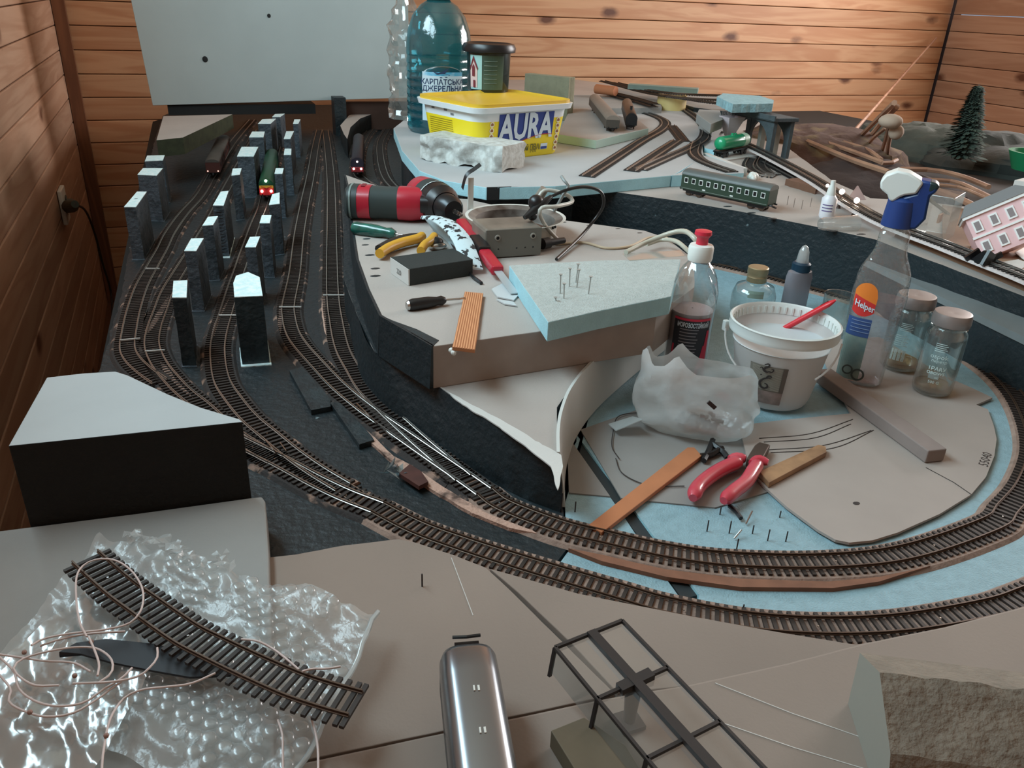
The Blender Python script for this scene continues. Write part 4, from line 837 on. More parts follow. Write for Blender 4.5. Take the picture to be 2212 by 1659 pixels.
g = G(); g.prism(ragged([q.xy for q in poly([(1695, 400), (1760, 420), (1782, 406), (1745, 396)], ZC)], .003, .006), ZC, ZC+.012); solo('brown_lump', 'flat brown lump of material left of the little glue bottle', 'lump', g, M('lump', c8(110, 78, 60), .9, bump=1, bs=80))
for i, (x, y) in enumerate(((1700, 443), (1714, 448), (1731, 452), (1750, 447))):
    b = P(x, y, ZC); solo('pin', ['leftmost', 'second from left', 'third from left', 'rightmost'][i]+' of four fine pins left of the dropper bottle', 'pin', G().tube([b, b+Vector((0, 0, zat(b, y-20)-ZC))], .0006, 6), STEEL, 'rear plateau pins')
# ------------------------------------------------------------------ tools on the plateau
def frame(A, B):
    d = (B-A); d.z = 0; L = d.length; return (A+B)/2, L, math.atan2(d.y, d.x)
# cordless drill lying on its side: handle along x, head at the right
A, B = P(752, 470, ZA), P(925, 478, ZA); c, L, rz = frame(A, B)
t = thing('cordless_drill', 'red and black cordless drill lying on its side', 'drill', (c.x, c.y, ZA+.001), rz)
RED = M('tool_red', c8(176, 32, 52), .35, coat=.2); TG_ = M('tool_grey', c8(44, 54, 54), .5)
def sect(x, ry, rz_, z, y=0, n=20, e=.75):
    return [Vector((x, y+math.copysign(abs(math.cos(a))**e, math.cos(a))*ry, z+math.copysign(abs(math.sin(a))**e, math.sin(a))*rz_)) for a in [2*PI*k/n for k in range(n)]]
hz = .024
part('battery', G().loft([sect(-L/2, .020, .020, hz), sect(-L/2+.004, .026, .024, hz), sect(-L/2+.018, .026, .024, hz)]), TG_, t, smooth=40)
part('battery_rim', G().loft([sect(-L/2+.007, .0272, .0248, hz), sect(-L/2+.0095, .0272, .0248, hz)]), M('rim_pale', c8(120, 136, 132), .4), t, smooth=40)
part('red_collar', G().loft([sect(-L/2+.018, .0255, .0235, hz), sect(-L/2+.036, .0255, .0235, hz)]), RED, t, smooth=40)
part('grip', G().loft([sect(-L/2+.036, .0245, .0228, hz), sect(-L/2+.055, .0235, .022, hz), sect(-L/2+.076, .0235, .0225, hz)]), M('rubber', c8(46, 56, 54), .75), t, smooth=40)
part('housing', G().loft([sect(-L/2+.076, .024, .0235, hz), sect(-L/2+.095, .0245, .024, hz), sect(-L/2+.112, .021, .022, hz, .002), sect(-L/2+.128, .022, .022, hz, .003), sect(L/2-.004, .026, .023, hz, .006)]), RED, t, smooth=40)
part('trigger', G().loft([sect(-L/2+.110, .010, .012, hz+.004, -.018), sect(-L/2+.135, .012, .013, hz+.004, -.017)]), BLACKPL, t, smooth=40)
part('button', G().box((-L/2+.025, 0, hz+.0236), (.006, .016, .002)), M('red_dark', c8(120, 14, 34), .4), t, bevel=.0006)
# head: axis turned towards the lower right
hd = thing('tmp', None, None, (0, 0, 0)); bpy.data.objects.remove(hd)
Rh = Matrix.Rotation(-1.02, 3, 'Z') @ Matrix.Rotation(PI/2, 3, 'Y'); hc_ = Vector((L/2+.004, .016, hz+.003))
hl = lambda prof, n=28: G().lathe(prof, n, hc_, Rh)
part('motor_housing', hl([(.0001, -.055), (.018, -.053), (.027, -.040), (.029, -.015), (.029, .012)]), RED, t, smooth=40)
part('gear_case', hl([(.0295, -.010), (.030, .012)]), TG_, t, smooth=40)
part('torque_ring', hl([(.0302, .012), (.0302, .0145)]), M('ring_pale', c8(190, 200, 198), .4), t, smooth=40)
part('torque_collar', hl([(.0295, .0145), (.0285, .032), (.022, .040), (.021, .046)]), BLACKPL, t, smooth=30)
part('chuck', hl([(.020, .046), (.019, .064), (.014, .072), (.0001, .073)]), M('chuck_dark', c8(54, 56, 58), .3, metal=.7), t, smooth=30)
pb = hc_+Rh @ Vector((0, 0, .072)); pe = hc_+Rh @ Vector((0, 0, .098))
g = G(); 
for k in range(6): q0 = pb.lerp(pe, k/6); q1 = pb.lerp(pe, (k+.6)/6); g.tube([q0, q1], .0032 if k % 2 == 0 else .0024, 8)
part('drill_bit', g, STEEL, t)
# green screwdriver
def screwdriver(lb, A, B, C, rh, hm, sm, sh=.0022, cat='screwdriver'):
    d = (B-A).normalized(); t = thing('screwdriver', lb, cat, (A.x, A.y, A.z-rh), math.atan2(d.y, d.x)); L1 = (B-A).length; L2 = (C-A).length; R_ = Matrix.Rotation(PI/2, 3, 'Y')
    part('handle', G().lathe([(.0001, 0), (rh*.8, .001), (rh, .006), (rh*.95, L1*.55), (rh*.7, L1*.78), (rh*.82, L1*.9), (rh*.45, L1), (.0001, L1)], 20, (0, 0, rh), R_), hm, t, smooth=40)
    part('handle_end', G().lathe([(.0001, -.0015), (rh*.6, -.001), (rh*.82, .0012)], 20, (0, 0, rh), R_), sm, t, smooth=40)
    g = G().tube([(L1-.002, 0, rh), (L2-.006, 0, rh-.001)], sh/2*1.3, 10); g.box((L2-.003, 0, rh-.001), (.007, sh*1.8, sh*.5)); part('blade', g, STEEL, t, smooth=40)
    return t
screwdriver('screwdriver with translucent green handle below the drill', P(762, 492, ZA+.008), P(854, 505, ZA+.008), P(892, 512, ZA+.006), .0092, M('green_handle', c8(24, 110, 96), .2, col2=c8(14, 70, 64), vs=60, coat=.6), STEEL)
screwdriver('small black precision screwdriver left of the wooden strip', P(880, 660, ZA+.006), P(962, 648, ZA+.006), P(1000, 641, ZA+.005), .0066, BLACKPL, STEEL, .0018)
# yellow cutters
def pts2w(px, z): return [P(x, y, z) for x, y in px]
YH = M('yellow_handle', c8(212, 160, 52), .4); YD = M('handle_black', c8(36, 36, 34), .5)
cc = P(900, 525, ZA); t = thing('side_cutters', 'side cutting pliers with yellow and black curved handles', 'pliers', (cc.x, cc.y, ZA))
part('handle', G().tube(smoothpath(pts2w([(820, 548), (840, 535), (868, 524), (900, 516), (912, 510)], ZA+.009), .004), .0062, 10), YH, t, True, smooth=60, label='yellow handle')
part('handle', G().tube(smoothpath(pts2w([(818, 538), (845, 524), (880, 514), (905, 512)], ZA+.0075), .004), .0055, 10), YD, t, True, smooth=60, label='black inner side of the handle')
part('handle', G().tube(smoothpath(pts2w([(909, 542), (918, 528), (930, 520), (938, 510)], ZA+.013), .004), .0055, 10), YH, t, True, smooth=60, label='short yellow guard')
g = G().ball(P(938, 524, ZA+.009), .0125, 14, (1, .85, .6)); part('jaws', g, M('jaw_steel', c8(70, 72, 74), .35, metal=.8), t, True, smooth=40)
g = G().ball(P(946, 532, ZA+.006), .010, 12, (1.2, .6, .5)); part('cutting_edge', g, STEEL, t, True, smooth=40)
# sanding block
a, b, c_ = P(848, 590, ZA), P(883, 620, ZA), P(1020, 598, ZA)
zt = zat(b, 583)-ZA
a_, b_, d_ = P(844, 555, ZA+zt), P(883, 581, ZA+zt), P(1022, 560, ZA+zt); e_ = a_+(d_-b_)
t = thing('sanding_block', 'dark sanding block with pale end marked 220', 'block', ((a_+d_)/2).xy.to_3d()+Vector((0, 0, ZA)))
part('body', G().prism([a_.xy, b_.xy, d_.xy, e_.xy], ZA, ZA+zt), M('sandpaper', c8(52, 58, 56), .95, bump=1, bs=1800), t, True, bevel=.0008)
n_ = (b_-a_).normalized(); n_ = Vector((n_.y, -n_.x, 0)); n_ = n_ if n_.x < 0 else -n_
g = G(); o_ = n_*.0006; g.add([a_+o_-Vector((0, 0, zt*.98)), b_+o_-Vector((0, 0, zt*.98)), b_+o_-Vector((0, 0, .0006)), a_+o_-Vector((0, 0, .0006)), a_-n_*.001-Vector((0, 0, zt*.98)), b_-n_*.001-Vector((0, 0, zt*.98)), b_-n_*.001-Vector((0, 0, .0006)), a_-n_*.001-Vector((0, 0, .0006))], [(0, 1, 2, 3), (4, 7, 6, 5), (0, 4, 5, 1), (1, 5, 6, 2), (2, 6, 7, 3), (3, 7, 4, 0)])
part('pale_end', g, FOAM, t, True, label='pale end face')
mid = (a_+b_)/2-Vector((0, 0, zt*.55)); ax_ = (b_-a_).normalized()
part('lettering', G().text('220', .0085, lambda x, y: mid+ax_*x+Vector((0, 0, y))+n_*.0012), INK, t, True)
# red handled knife with long blade
a, b, c_ = P(996, 480, ZA+.020), P(1076, 586, ZA+.012), P(1112, 634, ZA+.004)
t = thing('utility_knife', 'red handled knife with pale blade crossing the slab', 'knife', (b.x, b.y, ZA)); m1 = a.lerp(b, .42); m2 = a.lerp(b, .68)
part('handle', G().bar(a, b, .015, .012), RED, t, True, bevel=.003)
part('grip_inlay', G().bar(m1+Vector((0, 0, .004)), m2+Vector((0, 0, .004)), .016, .010), BLACKPL, t, True, bevel=.002)
part('blade', G().bar(b, c_, .0095, .0012), M('blade_pale', c8(186, 192, 194), .35, metal=.3), t, True)
# peeled curl of painted facing
pth = [P(912, 466, ZA+.030), P(945, 468, ZA+.036), P(972, 484, ZA+.036), P(996, 512, ZA+.030), P(1010, 545, ZA+.020), P(1022, 580, ZA+.008)]
pp = smoothpath(pth, .004); g = G(); rings = []
for i, q in enumerate(pp):
    f = i/(len(pp)-1); w_ = .003+.0085*min(1, f*4); d = (pp[min(i+1, len(pp)-1)]-pp[max(i-1, 0)]).normalized(); s_ = Vector((-d.y, d.x, 0)).normalized()
    rings.append([q-s_*w_+Vector((0, 0, -.003)), q-s_*w_*.3, q+s_*w_*.5, q+s_*w_*1.1-Vector((0, 0, .002)), q+s_*w_*1.05-Vector((0, 0, .0032)), q-s_*w_*.3-Vector((0, 0, .0012)), q-s_*w_-Vector((0, 0, .0042))])
t = solo('peeled_curl', 'curled pale strip of peeled facing speckled with black paint', 'scrap', g.loft(rings), M('curl', c8(198, 216, 220), .5, col2=c8(38, 44, 48), vs=110, thr=(.54, .57)), smooth=60)
g = G(); q = [P(915, 468, ZA+.022), P(960, 486, ZA+.024), P(985, 520, ZA+.014), P(1000, 560, ZA+.001), P(965, 520, ZA+.001), P(935, 495, ZA+.001)]; g.add(q+[v-Vector((0, 0, .0012)) for v in q], [(0, 1, 4), (1, 2, 4), (2, 3, 4), (0, 4, 5), (6, 7, 10), (7, 8, 10), (8, 9, 10), (6, 10, 11), (0, 1, 7, 6), (3, 4, 10, 9), (4, 5, 11, 10), (5, 0, 6, 11), (1, 2, 8, 7), (2, 3, 9, 8)])
part('torn_flap', g, M('foam_shade', c8(170, 190, 196), .6), t, True)
g = G()
for (x, y), zz in (((986, 548), .008), ((992, 560), .006), ((1003, 574), .006)): g.ball(P(x, y, ZA+zz), .0075, 8, (1, .7, .7))
g.tube(smoothpath([P(960, 500, ZA+.002), P(985, 540, ZA+.003), P(1015, 590, ZA+.003), P(1040, 612, ZA+.002)], .004), .0022, 6)
solo('black_clip', 'small black clip and wire lying under the peeled curl', 'clip', g, BLACKPL, smooth=50)
# wooden strip overhanging the slab edge
q = [P(1004, 632, ZA+.003), P(1044, 636, ZA+.003), P(1026, 758, ZA+.003), P(977, 752, ZA+.003)]; g = G(); g.prism(ragged([v.xy for v in q], .0004, .004), ZA+.0006, ZA+.0042)
solo('wood_strip', 'short ribbed wooden strip overhanging the front of the tool slab', 'wood', g, M('ribbed_wood', c8(178, 116, 76), .6, var=.12, vs=60), bevel=.0003)
ws_ = bpy.data.objects['wood_strip']
for k in range(9):
    f_ = (k+.5)/9; part('rib', G().bar(q[0].lerp(q[1], f_)+Vector((0, 0, .0012)), q[3].lerp(q[2], f_)+Vector((0, 0, .0012)), .0011, .0007), M('rib_wood', c8(212, 150, 106), .6), ws_, True)
g = G()
for x, y in ((975, 757), (980, 762), (983, 755)): g.ball(P(x, y, ZA-.002), .0028, 7)
solo('lint_tuft', 'tuft of white lint at the lower end of the ribbed wooden strip', 'scrap', g, WHITEP)
g = G(); 
for pl_ in ([(1062, 628), (1086, 615), (1120, 640), (1110, 652), (1075, 645)], [(1072, 650), (1108, 655), (1116, 664), (1090, 660)]): g.prism(ragged([v.xy for v in poly(pl_, ZA)], .001, .003, 3), ZA+.0008, ZA+.0022)
solo('foam_scraps', 'thin white scraps at the tip of the red knife', 'scrap', g, M('scrap_white', c8(196, 198, 198), .6))
# foam sheet with nails
S1 = [(1100, 573), (1184, 696), (1290, 672), (1450, 640), (1470, 560), (1300, 562)]
ZS = ZA+.021
board('nail_sheet', 'thick pale foam sheet with bright cyan left edge and upright nails', 'sheet', S1, ZS, .0205, [M('foam_top_grey', c8(176, 182, 178), .8, var=.12, vs=160, bump=.8, bs=500), CYAN], amp=.0003, side=True, bevel=.0008)
for x, y, ty in ((1210, 634, 592), (1218, 645, 612), (1230, 619, 579), (1244, 610, 570), (1246, 621, 582), (1271, 635, 597), (1201, 650, 642)):
    b = P(x, y, ZS); h = (zat(b, ty)-ZS)*.98; tp = b+Vector((.0012 if x > 1240 else -.0008, 0, h))
    t = thing('nail', {1210: 'leftmost tall', 1218: 'front lowest', 1230: 'third from left, upright', 1244: 'furthest back, tallest', 1246: 'slanting middle', 1271: 'rightmost, leaning', 1201: 'very short sunken'}[x]+' nail of the group in the pale foam sheet', 'nail', b, 0, 'nails in the foam sheet')
    part('shank', G().tube([b, tp], .0007, 8), M('zinc', c8(170, 172, 168), .4, metal=.35), t, True, smooth=40); part('head', G().tube([tp-Vector((0, 0, .0012)), tp+Vector((0, 0, .0004))], [.0009, .0022], 12), MATS['zinc'], t, True, smooth=40)
# metal can with soot inside
p = P(1112, 508, ZA); s = mpp(p); zc = zat(p, 466)-ZA; pt = Vector((p.x, p.y, ZA+zc)); r = 104*mpp(pt)
t = thing('metal_bowl', 'open aluminium can with wide rim and burnt inside', 'can', p); AL = M('aluminium', c8(205, 205, 200), .35, metal=.6); 
part('wall', G().lathe([(.0001, .001), (r*.82, .001), (r*.86, .004), (r*.88, zc*.86), (r*1.05, zc), (r*1.0, zc), (r*.84, zc*.84)], 48), M('enamel', c8(206, 206, 198), .4), t, smooth=40)
part('inner_wall', G().lathe([(r*1.0, zc*.999), (r*.83, zc*.84), (r*.80, zc*.3), (.0001, zc*.28)], 48), M('soot_alu', c8(150, 146, 140), .4, metal=.3, col2=c8(60, 44, 34), vs=26, thr=(.4, .75)), t, smooth=40)
part('residue', G().lathe([(r*.7, zc*.32), (.0001, zc*.33)], 32), M('residue', c8(96, 58, 34), .6, var=.4, vs=40), t, smooth=40)
for k in (0, .12): part('rivet', G().ball(Vector((math.cos(faceang(p)+1.05+k)*r*.885, math.sin(faceang(p)+1.05+k)*r*.885, zc*.74)), .0022, 8), BLACKPL, t)
# tall pale stick with black ribbon standing at the can
b = P(1016, 462, ZA+.02); tp = zat(b, 384); g = G().bar(b, (b.x, b.y, tp), .008, .002, (0, 1, 0)); t = solo('white_strip', 'upright narrow white strip left of the aluminium can', 'strip', g, WHITEP)
g = G(); w0 = Vector((b.x, b.y, tp)); ribbon = smoothpath([w0+Vector((-.014, -.004, -.014)), w0+Vector((-.008, -.003, .004)), w0+Vector((.004, -.002, .012)), w0+Vector((.014, 0, .018))], .003)
g.sweep(ribbon, [(-.003, -.0015), (.003, .0015), (.003, .0022), (-.003, -.0008)]); solo('black_ribbon', 'short black ribbon over the tip of the white strip', 'ribbon', g, BLACKPL, smooth=50)
# power box
zt = .0; b, c_, e_ = P(1048, 560, ZA), P(1170, 562, ZA), P(1012, 505, ZA)
zt = zat(b, 497)-ZA
bT, cT, eT = P(1048, 497, ZA+zt), P(1172, 490, ZA+zt), P(1004, 472, ZA+zt)
d = (cT-bT).normalized(); dep = (eT-bT).length*.95; nb = Vector((-d.y, d.x, 0)); w_ = (cT-bT).length
cen = bT+d*w_/2+nb*dep/2; t = thing('power_supply', 'brownish grey metal power supply box with two holes in front', 'box', (cen.x, cen.y, ZA), math.atan2(d.y, d.x))
GB = M('box_metal', c8(144, 134, 122), .45, metal=.35, col2=c8(104, 98, 90), vs=22)
part('case', G().box((0, 0, zt/2+.0005), (w_, dep, zt)), GB, t, bevel=.004)
part('front_plate', G().box((0, -dep/2-.0006, zt/2+.0005), (w_*.97, .0016, zt*.95)), M('box_front', c8(112, 110, 102), .5, metal=.3), t, bevel=.0005)
for x in (-.29, .33):
    f = part('grommet', G().lathe([(.0022, 0), (.0040, 0), (.0036, .0016), (.0022, .0018)], 16, (w_*x, -dep/2-.0012, zt*.72), Matrix.Rotation(PI/2, 3, 'X')), M('grommet', c8(150, 146, 136), .5), t, smooth=40)
    part('hole', G().lathe([(.0001, .001), (.0023, .001)], 12, (w_*x, -dep/2-.0012, zt*.72), Matrix.Rotation(PI/2, 3, 'X')), DARK, f)
for x in (-.27, .05, .2, .34): part('screw', G().ball((w_*x, -dep/2-.0014, zt*.33), .0011, 8, (1, .4, 1)), DARK, t)
# plug at its right side
a, b = P(1171, 527, ZA+.010), P(1218, 519, ZA+.009)
g = G().tube([a, a.lerp(b, .3), a.lerp(b, .36), b], [.0075, .0075, .0048, .0042], 12); solo('power_plug', 'black round plug on the right side of the power supply', 'plug', g, BLACKPL, smooth=40)
def cable(name, lb, pts, r, mat, cat='cable', step=.005, group=None, smooth=60):
    return solo(name, lb, cat, G().tube(smoothpath(pts, step), r, 8), mat, group, smooth=smooth)
CABW = M('cable_white', c8(186, 184, 174), .4); CABK = M('cable_black', c8(26, 24, 24), .35)
cable('white_cable', 'white cable looping over the rim of the aluminium can', [P(1205, 518, ZA+.003), P(1180, 490, ZA+.025), P(1166, 462, ZA+.052), P(1172, 448, ZA+.060), P(1200, 446, ZA+.060), P(1236, 436, ZA+.058), P(1222, 420, ZA+.066), P(1178, 411, ZA+.072), P(1160, 432, ZA+.060)], .0026, CABW)
cable('metal_rod', 'grey bent rod leaning out of the aluminium can', [P(1196, 458, ZA+.045), P(1215, 424, ZA+.065), P(1228, 402, ZA+.078), P(1220, 392, ZA+.084), P(1213, 381, ZA+.088)], .0022, M('rod', c8(140, 144, 142), .4))
g = G().tube([P(1160, 433, ZA+.055), P(1176, 408, ZA+.072)], [.007, .006], 10); solo('grey_tube', 'stubby grey tube standing in the aluminium can', 'tube', g, M('tube_grey', c8(128, 122, 112), .4), smooth=40)
g = G().ball(P(1158, 438, ZA+.060), .0105, 14); g.tube([P(1133, 470, ZA+.045), P(1150, 458, ZA+.05), P(1172, 440, ZA+.06), P(1190, 425, ZA+.066)], [.003, .006, .0055, .003], 10); g.ball(P(1150, 466, ZA+.045), .0065, 10)
solo('soldering_handle', 'black soldering tool handle resting on the can rim', 'tool', g, BLACKPL, smooth=50)
cable('black_cable', 'black cable arching high and down to the foam sheet', [P(1190, 425, ZA+.066), P(1225, 410, ZA+.074), P(1265, 404, ZA+.075), P(1298, 415, ZA+.066), P(1303, 445, ZA+.045), P(1280, 480, ZA+.022), P(1250, 515, ZA+.008), P(1202, 560, ZA+.003)], .0022, CABK)
cable('cream_cable', 'thin cream cable lying right of the power supply', [P(1200, 528, ZA+.002), P(1260, 524, ZA+.002), P(1310, 536, ZA+.002), P(1360, 532, ZA+.002), P(1400, 514, ZA+.003), P(1432, 513, ZA+.004), P(1460, 522, ZA+.008)], .0018, M('cable_cream', c8(190, 168, 140), .5))
cable('clear_hose', 'pale flexible hose ending on the foam sheet', [P(1352, 545, ZS+.003), P(1400, 522, ZA+.028), P(1450, 503, ZA+.04), P(1480, 500, ZA+.046), P(1500, 515, ZA+.045), P(1508, 532, ZA+.035)], .0032, M('hose', c8(186, 182, 166), .3))
cable('clear_hose', 'second pale hose curving down behind the red capped bottle', [P(1396, 528, ZA+.01), P(1430, 518, ZA+.012), P(1462, 522, ZA+.018), P(1490, 545, ZA+.015)], .0030, M('hose', 0))
board('clear_sheet', 'thin clear lid lying on the right corner of the foam sheet', 'lid', [(1345, 548), (1470, 540), (1480, 552), (1360, 562)], ZS+.001, .0009, clear('sheet_clear', (.95, .95, .92, 1), .12, .1, .5))
# ------------------------------------------------------------------ things inside the loop
GL = clear('glass', (.93, .96, .95, 1), .04, .03, .75, base=.05); GLP = clear('plastic_clear', (.92, .95, .95, 1), .07, .06, .8, c8(200, 205, 205), bump=.2, bs=60)
# squeeze bottle with red cap
p = P(1473, 822, .002); zt = zat(p, 497)-.002; r = 47*mpp(Vector((p.x, p.y, zt*.4))); t = thing('squeeze_bottle', 'clear swirled plastic bottle with white and red cap and black red label', 'bottle', p)
rings = []
prf = [(.85, 0), (.97, .015), (1, .04), (1, .18), (.98, .36), (1, .50), (1.02, .53), (1.03, .56), (1.0, .62), (.90, .70), (.66, .77), (.42, .815), (.36, .83), (.36, .855)]
fine = []
for i in range(len(prf)-1):
    for k in range(5): f = k/5; fine.append((prf[i][0]*(1-f)+prf[i+1][0]*f, prf[i][1]*(1-f)+prf[i+1][1]*f))
fine.append(prf[-1])
for rr, zz in fine:
    sw = max(0, min(1, (zz-.55)/.05))*max(0, min(1, (.80-zz)/.05))
    rings.append([Vector((math.cos(a)*r*(rr+.035*sw*math.sin(a*11+zz*34)), math.sin(a)*r*(rr+.035*sw*math.sin(a*11+zz*34)), zz*zt)) for a in [2*PI*k/88 for k in range(88)]])
part('body', G().loft(rings), GLP, t, smooth=70)
part('white_cap', G().lathe([(r*.52, zt*.815), (r*.55, zt*.83), (r*.55, zt*.895), (r*.50, zt*.91), (r*.3, zt*.915)], 32, cap=True), WHITEP, t, smooth=40)
part('red_spout', G().lathe([(r*.27, zt*.91), (r*.25, zt*.95), (r*.38, zt*.975), (r*.36, zt*.995), (r*.2, zt)], 24, cap=True), M('cap_red', c8(204, 44, 66), .35), t, smooth=40)
part('contents', G().lathe([(.001, .003), (r*.94, .004), (r*.94, zt*.50), (.001, zt*.505)], 32), M('glue_grey', c8(150, 132, 134), .4), t, smooth=40)
fa = faceang(p); rr_ = lambda z: r*1.012
part('label', wrapped(rr_, fa-.75, fa+1.0, zt*.09, zt*.47), M('label_black', c8(36, 38, 46), .45), t, smooth=60)
part('label_edge', wrapped(lambda z: r*1.02, fa-.75, fa+1.0, zt*.465, zt*.48), M('label_red', c8(196, 44, 70), .45), t, smooth=60)
g = G()
m_ = lambda a, z, e=1.022: Vector((math.cos(fa+a)*r*e, math.sin(fa+a)*r*e, z*zt))
for (a0, a1, z0_, z1_) in ((.45, 1.0, .09, .20), (.62, 1.0, .2, .30), (.8, 1.0, .3, .40), (-.75, -.62, .09, .3)):
    n = 5; g.add([m_(a0+(a1-a0)*k/n, z0_) for k in range(n+1)]+[m_(a1-(a1-a0)*k/n*(.7), z1_) for k in range(n+1)], [tuple(range(2*n+2))])
part('label_flash', g, M('label_red', 0), t)
part('lettering', G().text('МОРОЗОСТІЙКИЙ', .0072, fit=r*1.45, fn=lambda x, y: Vector((math.cos(fa+.16+x/r)*r*1.024, math.sin(fa+.16+x/r)*r*1.024, zt*.435+y)), bold=.0002, sub=1), TX, t)
g = G()
for k in range(13):
    z = .405-k*.021; w_ = .42-(.05*(k % 3)); n = 8
    g.add([m_(-.42+(w_+.42)*i/n, z, 1.023) for i in range(n+1)]+[m_(w_-(w_+.42)*i/n, z+.0065, 1.023) for i in range(n+1)], [tuple(range(2*n+2))])
part('small_print', g, M('print_grey', c8(130, 130, 136), .5), t, kind='stuff')
# white bucket
p = P(1664, 855, .004); zt = zat(p, 690)-.004; pt = Vector((p.x, p.y, zt)); rT = 117*mpp(pt); rB = 75*mpp(p); t = thing('white_bucket', 'small white translucent bucket holding a red handled brush', 'bucket', p)
BK = clear('bucket_plastic', (.8, .8, .8, 1), .86, .3, .25, c8(232, 228, 224), base=.03)
f = lambda z: rB+(rT*.93-rB)*(z/zt)**.9
part('wall', G().lathe([(.001, .0005), (rB*.96, .0005), (rB, .003)]+[(f(z), z) for z in [zt*k/10 for k in range(1, 9)]]+[(rT*.93, zt*.86)], 56), BK, t, smooth=40)
g = G().lathe([(rT*.93, zt*.86), (rT*.99, zt*.862), (rT*1.0, zt*.90), (rT*.98, zt*.965), (rT*1.0, zt*.99), (rT*.965, zt), (rT*.94, zt*.98), (rT*.925, zt*.86)], 56)
part('rim', g, M('bucket_rim', c8(212, 216, 212), .4), t, smooth=40)
g = G()
for k in range(44):
    a = 2*PI*k/44; g.box((math.cos(a)*rT*.925, math.sin(a)*rT*.925, zt*.91), (.0012, .0022, zt*.09), Matrix.Rotation(a, 3, 'Z'))
part('inner_ribs', g, M('bucket_rim', 0), t, kind='stuff')
part('white_contents', G().lathe([(rT*.89, zt*.74), (.001, zt*.745)], 48), M('bucket_fill', c8(206, 214, 216), .5, var=.06, vs=14), t, smooth=40)
fa = faceang(p)
fr = lambda z: f(z)+.0009
a0, a1 = fa-.56, fa+.26
part('label', wrapped(fr, a0, a1, zt*.10, zt*.60), M('label_grey', c8(128, 122, 112), .5), t, smooth=60)
part('label_bottom', wrapped(lambda z: f(z)+.0014, a0, a1, zt*.10, zt*.27), M('label_brown', c8(104, 88, 80), .6, col2=c8(150, 128, 120), vs=60), t, smooth=60)
g = G(); 
for k in range(22):
    z = zt*(.29+k*.0135); w_ = wrapped(lambda q: f(q)+.0014, a0+.07, a1-.1, z, z+.0005, 8); g.add(w_.v, w_.f)
part('label_lines', g, M('line_pale', c8(176, 170, 156), .5), t, kind='stuff')
part('label_strip', wrapped(lambda z: f(z)+.0018, a1-.09, a1, zt*.27, zt*.60), M('label_strip', c8(92, 82, 74), .6), t, smooth=60)
mm = lambda x, y, e=.0022: Vector((math.cos((a0+a1)/2-.02+x/f(zt*.4+y))*(f(zt*.4+y)+e), math.sin((a0+a1)/2-.02+x/f(zt*.4+y))*(f(zt*.4+y)+e), zt*.4+y))
def stroke(g, pts, w_):
    pp = smoothpath([Vector((x, y, 0)) for x, y in pts], .0006)
    for i in range(len(pp)-1):
        d = (pp[i+1]-pp[i]).normalized()*1; n_ = Vector((-d.y, d.x, 0))*w_*(.4+.6*math.sin(PI*(i+1)/len(pp)))
        g.add([mm(*(pp[i]-n_).xy), mm(*(pp[i]+n_).xy), mm(*(pp[i+1]+n_).xy), mm(*(pp[i+1]-n_).xy)], [(0, 1, 2, 3)])
g = G()
stroke(g, [(-.003, .020), (.001, .022), (.002, .0195), (-.001, .017), (-.003, .0145), (.0, .012), (.004, .0135)], .0012)
stroke(g, [(-.007, .015), (-.005, .0165), (-.0035, .0135), (-.001, .0115), (.002, .0125)], .0008); stroke(g, [(.004, .016), (.0065, .0165), (.006, .0135), (.003, .0115)], .0008)
stroke(g, [(.005, .0055), (.001, .0045), (-.003, .0015), (-.0055, -.003), (-.0035, -.0075), (.0005, -.0085), (.003, -.006), (.002, -.003), (-.0005, -.0025)], .0013)
stroke(g, [(.0, .0035), (.002, .007), (.005, .008), (.0055, .0055)], .0009); stroke(g, [(-.006, .007), (-.004, .0075)], .0006)
part('lizard_emblem', g, INK, t)
g = G(); hp = [Vector((math.cos(a)*rT*1.02, math.sin(a)*rT*1.02, zt*(.86-.55*math.sin((a-(fa+1.62))/(PI)*PI)**2*0-.0))) for a in (0,)]
ha = fa-1.2
arc = []
for k in range(21):
    u = k/20; a = fa-1.45+2.9*u; arc.append(Vector((math.cos(a)*rT*1.04, math.sin(a)*rT*1.04, zt*(.84-.42*math.sin(PI*u)**.8))))
part('handle', G().tube([arc[k] for k in range(0, 6)], .0011, 6), BK, t, smooth=50)
part('handle', G().tube([arc[k] for k in range(15, 21)], .0011, 6), BK, t, smooth=50)
part('handle_lug', G().box(arc[0], (.006, .006, .012)), M('bucket_rim', 0), t, bevel=.001)
# red brush handle
a, b = P(1690, 712, zt*.74), P(1806, 648, zt+.022); t = thing('brush', 'red plastic brush handle sticking out of the white bucket', 'brush', a)
d = (b-a).normalized(); side = d.cross(Vector((0, 0, 1))).normalized()
rr = []
for k in range(15):
    f_ = k/14; w_ = .0042+.0018*f_; e = 1 if k < 13 else (.75 if k == 13 else .3); q = a.lerp(b, f_); upv = side.cross(d)
    rr.append([q+side*math.cos(x)*w_*e+upv*math.sin(x)*.0032*e for x in [2*PI*j/14 for j in range(14)]])
part('handle', G().loft(rr), M('brush_red', c8(206, 38, 50), .35), t, True, smooth=50)
part('hanging_hole', G().bar(b-d*.017+side.cross(d)*.0031, b-d*.007+side.cross(d)*.0031, .003, .0006, side.cross(d)), M('hole_red', c8(110, 14, 24), .6), t, True)
